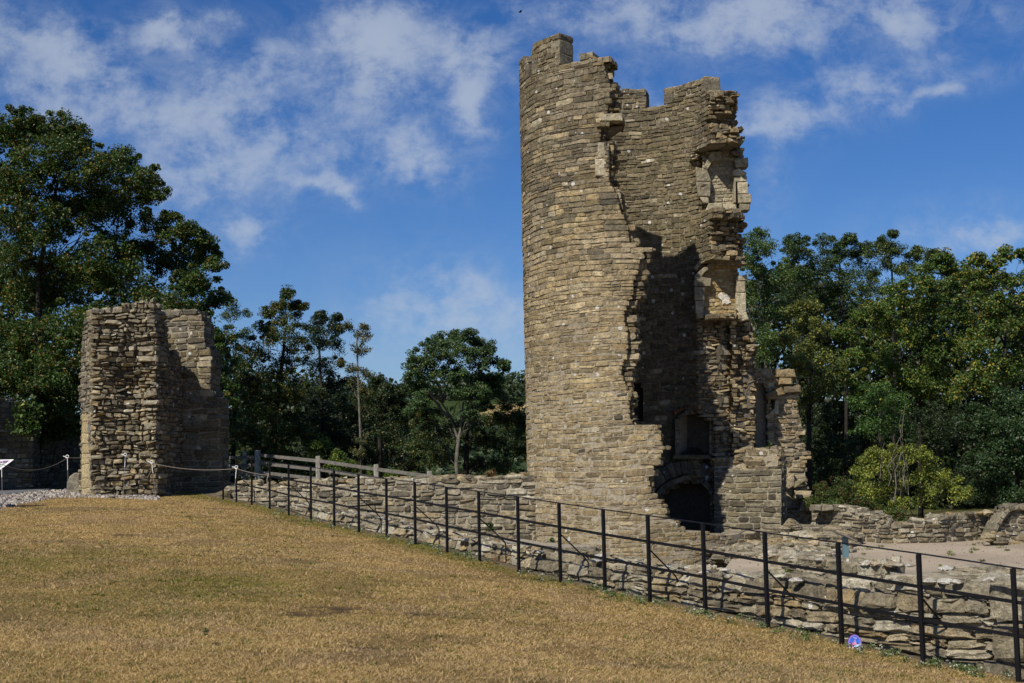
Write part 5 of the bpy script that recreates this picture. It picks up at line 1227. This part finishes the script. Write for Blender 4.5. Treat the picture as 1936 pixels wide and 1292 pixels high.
def colmix(base, alt, share, clumpvar=.25, k=5000):
    cv = RNG.uniform(1 - clumpvar, 1 + clumpvar, k)
    cs_ = RNG.random(k) ** 1.6
    def f(n, idx, p):
        base_ = np.array(base); alt_ = np.array(alt); c = np.tile(base_, (n, 1)); a = RNG.random(n) < share * (.3 + 1.6 * cs_[idx % k]); c[a] = alt_
        return c * cv[idx % k][:, None] * RNG.uniform(.7, 1.3, (n, 1))
    return f
def limb(mb, a, b, r0, r1, wob=.06, n=7):
    pts = []; a = np.array(a, float); b = np.array(b, float); L = np.linalg.norm(b - a)
    for i in range(n + 1):
        t = i / n; pts.append(a * (1 - t) + b * t + RNG.normal(0, wob * L * math.sin(math.pi * t) * .5, 3) + np.array([0, 0, -.06 * L * math.sin(math.pi * t)]) * 0)
    mb.tube(pts, np.linspace(r0, r1, n + 1), 6)
def tree(name, label, Y, lobes, trunk, base, alt, share, size=.16, dens=1.0, depth=1.0, tr=.22, bark='bark', group=None, inner=.25, clr=(.3, .6), cat='tree', limbs=True, gap=1.0, nleaf=62):
    """lobes: (px, py, radius px[, depth offset m]); trunk: pixel polyline from the ground up"""
    tpts = [P(a + (random.uniform(-5, 5) if i else 0), b, Y + (1.2 if group else 0)) for i, (a, b) in enumerate(trunk)]; gz = float(G(tpts[0][0], Y)); tpts[0][2] = min(tpts[0][2], gz - .1) if trunk[0][1] > 840 else gz - .1
    tr *= .5 if group else .62; e = empty(name, tuple(tpts[0]), label, cat, group)
    cen, rad = [], []; tb_ = MB(); tb_.tube(tpts, np.linspace(tr, tr * .35, len(tpts)), 8)
    for q in lobes:
        px, py, rp = q[:3]; off = q[3] if len(q) > 3 else random.uniform(-1, 1) * depth; R = rp / FPX * Y; c = P(px, py, Y + off)
        nc = max(6, int(15.0 * R * R * gap + 5)); d = RNG.normal(0, 1, (nc, 3)); d /= np.linalg.norm(d, axis=1)[:, None]; d[:, 2] = np.where(d[:, 2] < -.35, -d[:, 2], d[:, 2])
        rr = R * RNG.uniform(inner, .98, nc) ** .8; cen.append(c + d * rr[:, None]); rad.append(RNG.uniform(clr[0], clr[1], nc) * min(1, .4 + R / 2.5))
        ns = max(3, nc // 3); d2 = RNG.normal(0, 1, (ns, 3)); d2 /= np.linalg.norm(d2, axis=1)[:, None]; d2[:, 2] = np.abs(d2[:, 2]); cen.append(c + d2 * (R * RNG.uniform(1.0, 1.16, ns))[:, None]); rad.append(RNG.uniform(.10, .24, ns))
        if limbs:
            tz = [k_ for k_ in range(len(tpts)) if tpts[k_][2] < c[2] - .25 * abs(c[0] - tpts[k_][0]) - .5] or [0]; j = tz[-1]
            if np.linalg.norm(c - tpts[j]) < 6.5: limb(tb_, tpts[j], c, tr * .17, tr * .04, .13)
            for kk in range(3): limb(tb_, c + RNG.normal(0, R * .15, 3), cen[-2][random.randrange(nc)], tr * .05, .008, .05, 4)
    cen = np.concatenate(cen); rad = np.concatenate(rad); m = MB(); n = int(len(cen) * nleaf * dens)
    n = int(n * 2.1); leafcloud(m, cen, rad, n, size * .47, colmix(base, alt, share)); m.build('crown', MT['leaf'], e); tb_.build('trunk', MT[bark], e, smooth=True); return n
NL = 0
print('x') if False else None; GRN = (.058, .088, .018); DG = (.036, .060, .016); ORG = (.20, .125, .022); YEL = (.24, .24, .04); ASH = (.075, .115, .035)
NL += tree('sycamore_tree', 'huge broad sycamore flecked with brown leaves, filling the left side above the ruin', 57,
  [(-60, 300, 80), (20, 270, 62), (60, 250, 45), (110, 258, 48), (150, 285, 45), (100, 330, 80), (20, 380, 90), (190, 330, 48), (225, 320, 45), (262, 350, 40), (290, 375, 34), (215, 400, 70), (150, 420, 85), (60, 470, 95), (300, 430, 40),
   (340, 450, 40), (375, 470, 34), (398, 490, 28), (408, 510, 22), (330, 510, 55), (260, 490, 70), (370, 550, 45), (400, 575, 34), (330, 600, 60), (190, 540, 90), (90, 580, 95), (-20, 560, 95), (250, 620, 75), (150, 660, 85), (40, 680, 90),
   (-40, 720, 70), (100, 730, 60), (30, 745, 45, -3), (85, 770, 38, -3), (130, 740, 45, -2), (70, 735, 50, -4), (415, 650, 30), (400, 700, 40), (410, 760, 40), (400, 810, 40), (360, 720, 60), (10, 720, 50, -4), (120, 790, 28, -3)],
  [(78, 930), (76, 800), (74, 650), (72, 520), (90, 420), (110, 330)], (.040, .075, .013), ORG, .11, size=.21, depth=2.4, tr=.30, dens=1.05, gap=1.35, inner=.15)
NL += tree('ash_tree', 'pale feathery ash edging out from behind the big sycamore', 66, [(440, 600, 28), (455, 640, 30), (440, 690, 40), (450, 750, 45), (450, 820, 50), (425, 570, 16)], [(440, 900), (440, 800), (442, 650)], ASH, YEL, .05, size=.15, depth=1)
NL += tree('sycamore_tree', 'rust-tinged sycamore with a pointed top left of the thin tree', 60, [(540, 562, 17), (526, 583, 16), (560, 585, 14), (510, 600, 22), (545, 610, 28), (500, 630, 28), (572, 582, 7), (530, 650, 40), (490, 680, 40), (560, 690, 40), (520, 730, 50), (470, 740, 45), (570, 760, 40), (500, 800, 55), (560, 830, 45), (460, 830, 40), (520, 860, 40)],
  [(520, 915), (522, 800), (530, 700), (540, 600)], (.042, .070, .014), ORG, .17, size=.17, depth=1.4)
NL += tree('ash_tree', 'dark bluish-green tree between the rust-tinged sycamore and the thin tree', 64, [(603, 600, 13), (590, 625, 24), (615, 625, 22), (637, 605, 10), (636, 625, 12), (600, 655, 34), (630, 660, 24), (610, 700, 40), (585, 740, 40), (635, 740, 28), (610, 790, 45), (600, 840, 45), (640, 820, 36)],
  [(610, 910), (608, 800), (605, 650)], (.030, .052, .022), (.03, .04, .02), .1, size=.16, depth=1.2)
NL += tree('young_tree', 'thin sparse tree with a bare pale stem and leafy tufts', 55, [(658, 622, 16), (686, 640, 20), (690, 620, 8), (682, 668, 20), (672, 700, 18), (690, 712, 15), (668, 728, 16), (690, 745, 10), (684, 838, 16), (676, 858, 12), (645, 690, 6), (690, 775, 8)],
  [(684, 900), (681, 830), (680, 760), (680, 690), (677, 640), (690, 614)], (.075, .085, .03), ORG, .12, size=.14, depth=.4, tr=.09, bark='palebark', gap=1.2, clr=(.25, .5), inner=.1, nleaf=30)
NL += tree('hawthorn_bush', 'dark thicket with brownish tops behind the timber fence', 63, [(715, 722, 14), (735, 738, 18), (700, 750, 30), (745, 770, 36), (665, 770, 34), (700, 800, 50), (760, 750, 24), (780, 790, 36), (745, 840, 50), (660, 850, 50), (800, 850, 45), (700, 880, 40), (780, 880, 36)],
  [(720, 915), (722, 800), (725, 740)], (.032, .055, .015), (.11, .08, .03), .14, size=.17, depth=1.4, cat='bush')
NL += tree('ash_tree', 'round-crowned ash with a forked pale trunk left of the tower', 52, [(858, 648, 24), (835, 652, 20), (885, 645, 20), (905, 655, 18), (812, 662, 20), (925, 672, 20), (870, 675, 34), (835, 685, 32), (795, 688, 26), (905, 690, 30), (778, 700, 16), (945, 692, 15), (957, 697, 9), (775, 715, 12), (815, 715, 28), (860, 718, 30), (900, 725, 26), (935, 722, 22), (788, 735, 20), (830, 750, 24), (905, 752, 24), (935, 745, 16), (800, 765, 22), (920, 775, 20), (815, 795, 22), (895, 790, 22), (875, 745, 24), (780, 780, 20)],
  [(868, 915), (867, 880), (864, 830), (848, 790), (838, 760), (850, 710)], (.055, .095, .032), YEL, .03, size=.15, depth=1.3, tr=.14, bark='palebark', gap=2.1, clr=(.25, .46))
m = MB(); a = P(866, 850, 52); limb(m, a, P(876, 760, 52), .06, .03, .03); limb(m, P(876, 790, 52), P(892, 745, 52), .05, .02, .03); limb(m, P(848, 790, 52), P(805, 735, 51.6), .07, .03, .04); limb(m, P(838, 762, 52), P(820, 700, 52), .06, .02, .04)
te_ = [o for o in bpy.data.objects if o.name.startswith('ash_tree') and o.parent is None][-1]; m.build('limb', MT['palebark'], te_, smooth=True)
NL += tree('hazel_bush', 'mid-green undergrowth bush at the foot of the forked ash', 54, [(800, 800, 30), (830, 830, 34), (880, 810, 34), (850, 870, 36), (905, 850, 36), (820, 880, 30), (790, 850, 28), (945, 800, 30), (930, 850, 32), (960, 770, 24), (975, 810, 30), (985, 860, 34), (950, 890, 30), (900, 890, 30), (1000, 800, 26), (975, 795, 20), (955, 800, 24), (990, 830, 26)],
  [(880, 915), (880, 850), (885, 800)], (.045, .070, .018), ORG, .10, size=.15, depth=1.1, cat='bush')
NL += tree('hawthorn_bush', 'low bright-green scrub behind the left part of the timber fence', 60, [(470, 880, 22), (500, 870, 22), (590, 880, 24), (640, 880, 26), (610, 850, 24), (660, 895, 22), (560, 890, 20), (700, 900, 18), (740, 905, 16), (780, 908, 14), (530, 890, 18)],
  [(600, 915), (600, 890), (602, 870)], (.075, .12, .02), YEL, .10, size=.15, depth=.8, cat='bush', limbs=False, tr=.08)
# the wood on the right
RT = 'trees of the wood behind the tower'
NL += tree('ash_tree', 'tall light-green ash rising directly right of the broken tower wall', 52, [(1438, 452, 20), (1425, 470, 24), (1450, 485, 26), (1430, 520, 34), (1455, 545, 34), (1425, 570, 34), (1460, 600, 36), (1430, 640, 36), (1470, 660, 40), (1440, 690, 34), (1410, 500, 20), (1480, 520, 28)],
  [(1455, 960), (1452, 800), (1445, 640), (1440, 500)], (.070, .115, .028), YEL, .05, size=.14, depth=1.2, bark='palebark', group=RT, gap=1.2)
NL += tree('ash_tree', 'dark ash whose top shows second right of the tower', 60, [(1495, 462, 14), (1490, 482, 20), (1515, 460, 15), (1518, 490, 26), (1500, 520, 34), (1545, 520, 34), (1510, 570, 44), (1555, 590, 40)], [(1510, 960), (1508, 700), (1502, 500)], (.040, .068, .022), YEL, .03, size=.16, depth=1.2, group=RT)
NL += tree('ash_tree', 'dark ash with a rounded top, middle of the skyline of the wood', 61, [(1560, 465, 22), (1582, 480, 18), (1600, 462, 16), (1610, 455, 12), (1600, 490, 30), (1630, 480, 22), (1570, 510, 34), (1620, 525, 36), (1590, 560, 40), (1640, 560, 36)], [(1600, 960), (1598, 700), (1590, 500)], (.044, .076, .022), YEL, .04, size=.16, depth=1.2, group=RT)
NL += tree('ash_tree', 'ash with twin spiky tops and yellow sprays, right half of the wood', 58, [(1668, 462, 12), (1690, 447, 9), (1680, 470, 18), (1655, 485, 22), (1700, 480, 16), (1670, 510, 34), (1710, 520, 26), (1680, 560, 36), (1735, 478, 11), (1725, 495, 18), (1762, 482, 11), (1755, 500, 16)], [(1690, 960), (1688, 700), (1682, 500)], (.052, .085, .024), YEL, .14, size=.15, depth=1.1, group=RT)
NL += tree('sycamore_tree', 'big golden-flecked sycamore in the middle of the wood', 52, [(1785, 492, 16), (1770, 515, 26), (1800, 515, 22), (1740, 540, 36), (1790, 555, 42), (1700, 580, 40), (1750, 600, 50), (1810, 610, 44), (1680, 630, 44), (1730, 660, 55), (1640, 610, 36), (1790, 680, 55), (1660, 690, 46), (1720, 740, 55), (1620, 680, 36), (1780, 750, 50), (1600, 640, 30), (1600, 720, 36), (1660, 760, 40)],
  [(1740, 960), (1742, 800), (1745, 600)], (.072, .122, .022), (.26, .21, .03), .17, size=.19, depth=1.8, group=RT)
NL += tree('sycamore_tree', 'golden-flecked sycamore at the right edge of the wood', 49, [(1850, 500, 16), (1870, 510, 20), (1900, 492, 18), (1930, 488, 20), (1960, 490, 26), (1835, 530, 30), (1880, 545, 36), (1925, 540, 36), (1970, 560, 50), (1850, 590, 40), (1900, 610, 50), (1950, 640, 55), (1860, 670, 50), (1920, 710, 55), (1990, 700, 50), (1850, 740, 45)],
  [(1900, 970), (1900, 800), (1900, 600)], (.066, .112, .021), (.26, .20, .03), .17, size=.19, depth=1.8, group=RT)
NL += tree('sycamore_tree', 'dark-leaved sycamore low at the right edge behind the terrace wall', 46, [(1900, 780, 50), (1950, 820, 60), (1850, 810, 40), (1890, 860, 50), (1940, 900, 50), (1860, 890, 40), (1880, 930, 34), (1990, 880, 60), (1930, 950, 34)],
  [(1930, 985), (1925, 880), (1920, 800)], (.032, .064, .020), (.09, .10, .03), .06, size=.18, depth=1.4, group=RT)
NL += tree('elder_tree', 'yellow-sprayed small tree in front of the tall ash, beside the wall stub', 47, [(1500, 590, 14), (1530, 585, 22), (1515, 620, 28), (1545, 630, 26), (1490, 650, 30), (1530, 670, 34), (1560, 690, 34), (1500, 700, 32), (1555, 740, 40), (1520, 770, 36)],
  [(1530, 960), (1530, 800), (1526, 640)], (.085, .105, .026), YEL, .25, size=.15, depth=1.1, group=RT)
NL += tree('holly_tree', 'bright green rounded tree above the yellow shrub', 45, [(1660, 745, 26), (1640, 770, 30), (1690, 770, 30), (1665, 800, 36), (1640, 820, 30), (1700, 815, 28)], [(1665, 960), (1665, 850), (1664, 770)], (.050, .105, .020), YEL, .05, size=.13, depth=.9, group=RT)
NL += tree('holly_tree', 'very dark evergreen mass between the wall stub and the yellow shrub', 50, [(1570, 800, 40), (1540, 840, 36), (1590, 860, 40), (1545, 890, 36), (1620, 880, 34), (1570, 920, 40), (1750, 820, 50), (1800, 850, 50), (1820, 910, 45), (1790, 800, 40), (1850, 950, 30)],
  [(1600, 960), (1598, 880), (1595, 820)], (.026, .044, .014), (.05, .07, .02), .1, size=.15, depth=1.2, group=RT)
NL += tree('dogwood_shrub', 'large sunlit yellow-green shrub behind the terrace wall', 41, [(1700, 862, 22), (1660, 870, 24), (1740, 868, 24), (1690, 895, 34), (1640, 900, 28), (1760, 900, 30), (1730, 920, 36), (1680, 935, 36), (1790, 925, 26), (1820, 938, 20), (1630, 940, 28), (1750, 950, 30), (1700, 965, 24), (1650, 965, 22)],
  [(1700, 990), (1700, 940), (1702, 900)], (.135, .165, .028), (.30, .31, .05), .30, size=.12, depth=.8, cat='shrub', tr=.06)
NL += tree('bramble_bush', 'low bramble with reddish berries beside the foot of the wall stub', 40, [(1560, 935, 20), (1590, 930, 24), (1570, 955, 22), (1610, 950, 24), (1640, 968, 20), (1670, 978, 18), (1540, 955, 12), (1700, 978, 16)],
  [(1600, 985), (1600, 960), (1602, 940)], (.060, .095, .02), (.17, .045, .025), .16, size=.10, depth=.6, cat='bush', tr=.04)
m = MB()
for k in range(9):   # dead twigs over the yellow shrub
    x = random.uniform(1655, 1720); y = random.uniform(880, 940); limb(m, P(x, y, 40.2), P(x + random.uniform(-12, 14), y - random.uniform(40, 80), 40.2), .012, .004, .12)
limb(m, P(1690, 950, 40), P(1712, 760, 40.4), .02, .005, .04); limb(m, P(1680, 920, 40), P(1705, 780, 40.4), .015, .004, .05)
tag(m.build('dead_branches', MT['palebark']), 'bare dead twigs standing out of the yellow-green shrub', 'branches')
# the depth of the wood behind
m = MB(); cen = []; rad = []
for k in range(1300):
    x = random.uniform(1400, 2150); y = random.uniform(540 + 25 * math.sin(x * .02), 985); cen.append(P(x, y, random.uniform(66, 76))); rad.append(random.uniform(.7, 1.3))
for k in range(1000):
    x = random.uniform(-250, 780); y = random.uniform(np.interp(x, [-250, 200, 330, 420, 450, 600, 720, 780], [470, 480, 560, 640, 700, 730, 790, 840]), 930); cen.append(P(x, y, random.uniform(72, 82))); rad.append(random.uniform(.8, 1.4))
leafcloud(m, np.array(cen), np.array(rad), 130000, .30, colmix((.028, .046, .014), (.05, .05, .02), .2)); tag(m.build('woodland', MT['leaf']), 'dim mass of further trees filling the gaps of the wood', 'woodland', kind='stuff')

# ivy over the shaded wall, ferns and weeds
def plant(name, label, cx, cy, Y, rp, n, size, base, alt, share, cat='plant', k=6, flat=1.0, onz=None):
    rp *= .8; n = int(n * 1.4); size *= .85
    c = P(cx, cy, Y); R = rp / FPX * Y; cen = c + RNG.normal(0, R * .5, (k, 3)); m = MB(); leafcloud(m, cen, np.full(k, R * .6), n, size, colmix(base, alt, share), flat=flat)
    return tag(m.build(name, MT['leaf']), label, cat)
m = MB(); cen = np.array([P(x, np.interp(x, [0, 60, 75, 150], [765, 792, 800, 790]) + random.uniform(-25, 30), 50.5 if x < 62 else 55) for x in RNG.uniform(35, 150, 70)]); leafcloud(m, cen, RNG.uniform(.3, .6, 70), 3600, .16, colmix((.05, .085, .016), YEL, .05))
tag(m.build('ivy', MT['leaf']), 'ivy hanging over the top of the shaded curtain wall', 'ivy')
plant('fern', 'dark fern tuft growing on the shaded inner wall of the tower', 1317, 728, TC[1] + 1.95, 9, 160, .09, (.03, .06, .015), (.02, .04, .01), .3)
plant('weed', 'leafy weed on the ledge under the little window of the wall stub', 1450, 848, 39.3, 9, 140, .07, (.06, .09, .02), YEL, .1)
plant('weed', 'dark weed tuft at the meeting of tower foot and curtain wall', 1041, 1025, 35.9, 8, 120, .07, (.04, .08, .018), YEL, .05)
plant('weed', 'green weed on the low wall top just right of the tower base', 1489, 1087, 18.9, 8, 160, .03, (.10, .15, .03), YEL, .2)
plant('weed', 'weed growing on the kerb wall left of the middle railing posts', 1578, 1096, 17.9, 8, 200, .03, (.09, .13, .03), YEL, .2)
plant('weed', 'small weed on the curtain wall face under the red-tinged plant', 925, 998, 36.6, 9, 130, .07, (.035, .07, .015), YEL, .05)
plant('weed', 'red-tinged plant growing on top of the curtain wall near the tower', 930, 895, 37.4, 11, 200, .06, (.18, .09, .04), (.10, .12, .03), .4)
plant('weed', 'upright weed growing through the gravel in front of the kerb', 1811, 1076, 19.0, 6, 60, .03, (.06, .10, .03), YEL, .1)
plant('weed', 'pale flowering weed at the foot of a railing post left of the tower', 905, 1064, fenceY(905) + .1, 16, 380, .022, (.16, .18, .08), (.5, .5, .42), .4)
plant('weed', 'reddish seedy weed against the dry-stone wall', 935, 1058, fenceY(935) + .25, 12, 260, .02, (.24, .12, .08), (.15, .16, .05), .3)
plant('weed', 'tiny green rosette with a yellow flower in the lawn', 568, 1127, 14.9, 4, 30, .022, (.05, .10, .03), (.6, .5, .03), .15)
plant('weed', 'flat dark-green rosette in the foreground lawn', 392, 1196, 12.0, 7, 60, .022, (.05, .085, .03), (.05, .09, .03), .3, flat=.25)
plant('weed', 'grass tufts under the kerb near the railing', 1700, 1073, 20.5, 8, 120, .03, (.09, .12, .03), YEL, .2, flat=.4)
m = MB(); pts = []
for k in range(360):
    if k < 130: px = random.uniform(480, 1900); i = fnode(px, random.uniform(-.35, .3)); x, y = i
    else: Yq2 = random.uniform(9, 26); x, y = (random.uniform(-900, 800) / FPX * Yq2, Yq2)
    if k >= 130 and float(fence_side(np.array(x), np.array(y))) > -.3: continue
    pts.append((x, y, float(G(x, y)) + .03))
pts = np.array(pts); near_ = pts[:130]
leafcloud(m, near_, np.full(len(near_), .07), 5200, .028, colmix((.10, .14, .04), (.42, .42, .36), .22)); 
tag(m.build('ground_weeds', MT['leaf']), 'straggling green weeds in the gravel strip at the foot of the low wall', 'weeds', kind='stuff')
m = MB(); fl_ = pts[RNG.choice(len(pts), 90, False)]
for p in fl_:
    s = .011; m.add([p + (-s, 0, 0), p + (0, -s, .004), p + (s, 0, 0), p + (0, s, .004)], [[0, 1, 2, 3]], col=(.75, .52, .02)); m.add([p + (-.002, 0, -.03), p + (.002, 0, -.03), p + (.002, 0, 0), p + (-.002, 0, 0)], [[0, 1, 2, 3]], col=(.1, .14, .03))
tag(m.build('yellow_flowers', MT['grass']), 'scattered tiny yellow flowers in the parched lawn', 'flowers', kind='stuff')

m = MB(); tc_n = 0
while tc_n < 1500:
    Yg = random.uniform(17, 36); Xg = random.uniform(4.5, 15)
    if float(fence_side(np.array(Xg), np.array(Yg))) < 2.0: continue
    s_ = random.uniform(.008, .024); V = [(Xg + s_ * math.cos(a) * random.uniform(.7, 1.3), Yg + s_ * math.sin(a) * random.uniform(.7, 1.3), -.56 + .22 * float(sstep(11, 16, Xg))) for a in (0, 1.2, 2.5, 3.8, 5.0)]
    V2 = [(x_ * .8 + Xg * .2, y_ * .8 + Yg * .2, z_ + s_ * random.uniform(.6, 1.3) + .01) for x_, y_, z_ in V]; m.add(V + V2, [[i, (i + 1) % 5, 5 + (i + 1) % 5, 5 + i] for i in range(5)] + [[5, 6, 7, 8]], [[5, 8, 9]], col=np.array(random.choice([(.30, .25, .20), (.22, .18, .14), (.36, .32, .27), (.26, .21, .15)]))); tc_n += 1
tag(m.build('pebbles', MT['gravelstone']), 'loose stones scattered over the gravel terrace', 'pebbles', kind='stuff')
m = MB(); cc_ = []
for k in range(60):
    Yg = random.uniform(19, 35); Xg = random.uniform(5.5, 14)
    if float(fence_side(np.array(Xg), np.array(Yg))) < 2.2: continue
    cc_.append((Xg, Yg, -.52 + .22 * float(sstep(11, 16, Xg))))
leafcloud(m, np.array(cc_), RNG.uniform(.05, .14, len(cc_)), 2600, .035, colmix((.09, .12, .03), (.25, .22, .08), .3), flat=.3); tag(m.build('ground_weeds', MT['leaf']), 'sparse low weeds dotted over the gravel terrace', 'weeds', kind='stuff')

# ------------------------------------------------------------------ distant hill
m = MB(); hx = np.linspace(-260, 260, 90); hy = np.linspace(240, 620, 60); HX, HY = np.meshgrid(hx, hy)
rz = P(960, 752, 520)[2]; zz = -8 + (rz + 8) * sstep(250, 520, HY) * (.86 + .14 * np.cos((HX + 2) / 80)) + 3 * (fbm(HX, HY, 60, 3, 4) - .5)
I = (np.arange(59)[:, None] * 90 + np.arange(89)[None]).ravel(); fld = (fbm(HX, HY, 90, 2, 12) * .5 + .5).ravel()[:, None]
m.add(np.c_[HX.ravel(), HY.ravel(), zz.ravel()], np.c_[I, I + 1, I + 91, I + 90], col=np.where(((HY.ravel() > 408) & (HY.ravel() < 450) & (HX.ravel() > -12) & (HX.ravel() < 20))[:, None], np.array([.36, .27, .12]) * (.7 + .4 * fld), np.array([.035, .05, .018]) * (.7 + .5 * fld))); tag(m.build('hill', attr_mat('stubble_field', 0, 1, 0, .3), smooth=True), kind='structure')
m = MB(); cen = []; rad = []
def hz(x, y): return float(np.interp(0, [0], [0])) + -8 + (rz + 8) * float(sstep(250, 520, y)) * (.86 + .14 * math.cos((x + 2) / 80))
for k in range(900):
    y = random.choice((random.uniform(470, 540), random.uniform(470, 540), random.uniform(250, 400))); x = random.uniform(-.32, .32) * y * .6
    cen.append((x, y, hz(x, y) + random.uniform(0, 7 if y > 400 else 5))); rad.append(random.uniform(3, 5.5))
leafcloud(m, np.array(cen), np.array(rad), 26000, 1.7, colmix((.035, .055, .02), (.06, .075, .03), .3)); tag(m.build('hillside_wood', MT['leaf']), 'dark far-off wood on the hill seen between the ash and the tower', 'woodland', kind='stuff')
print('LEAVES', NL)
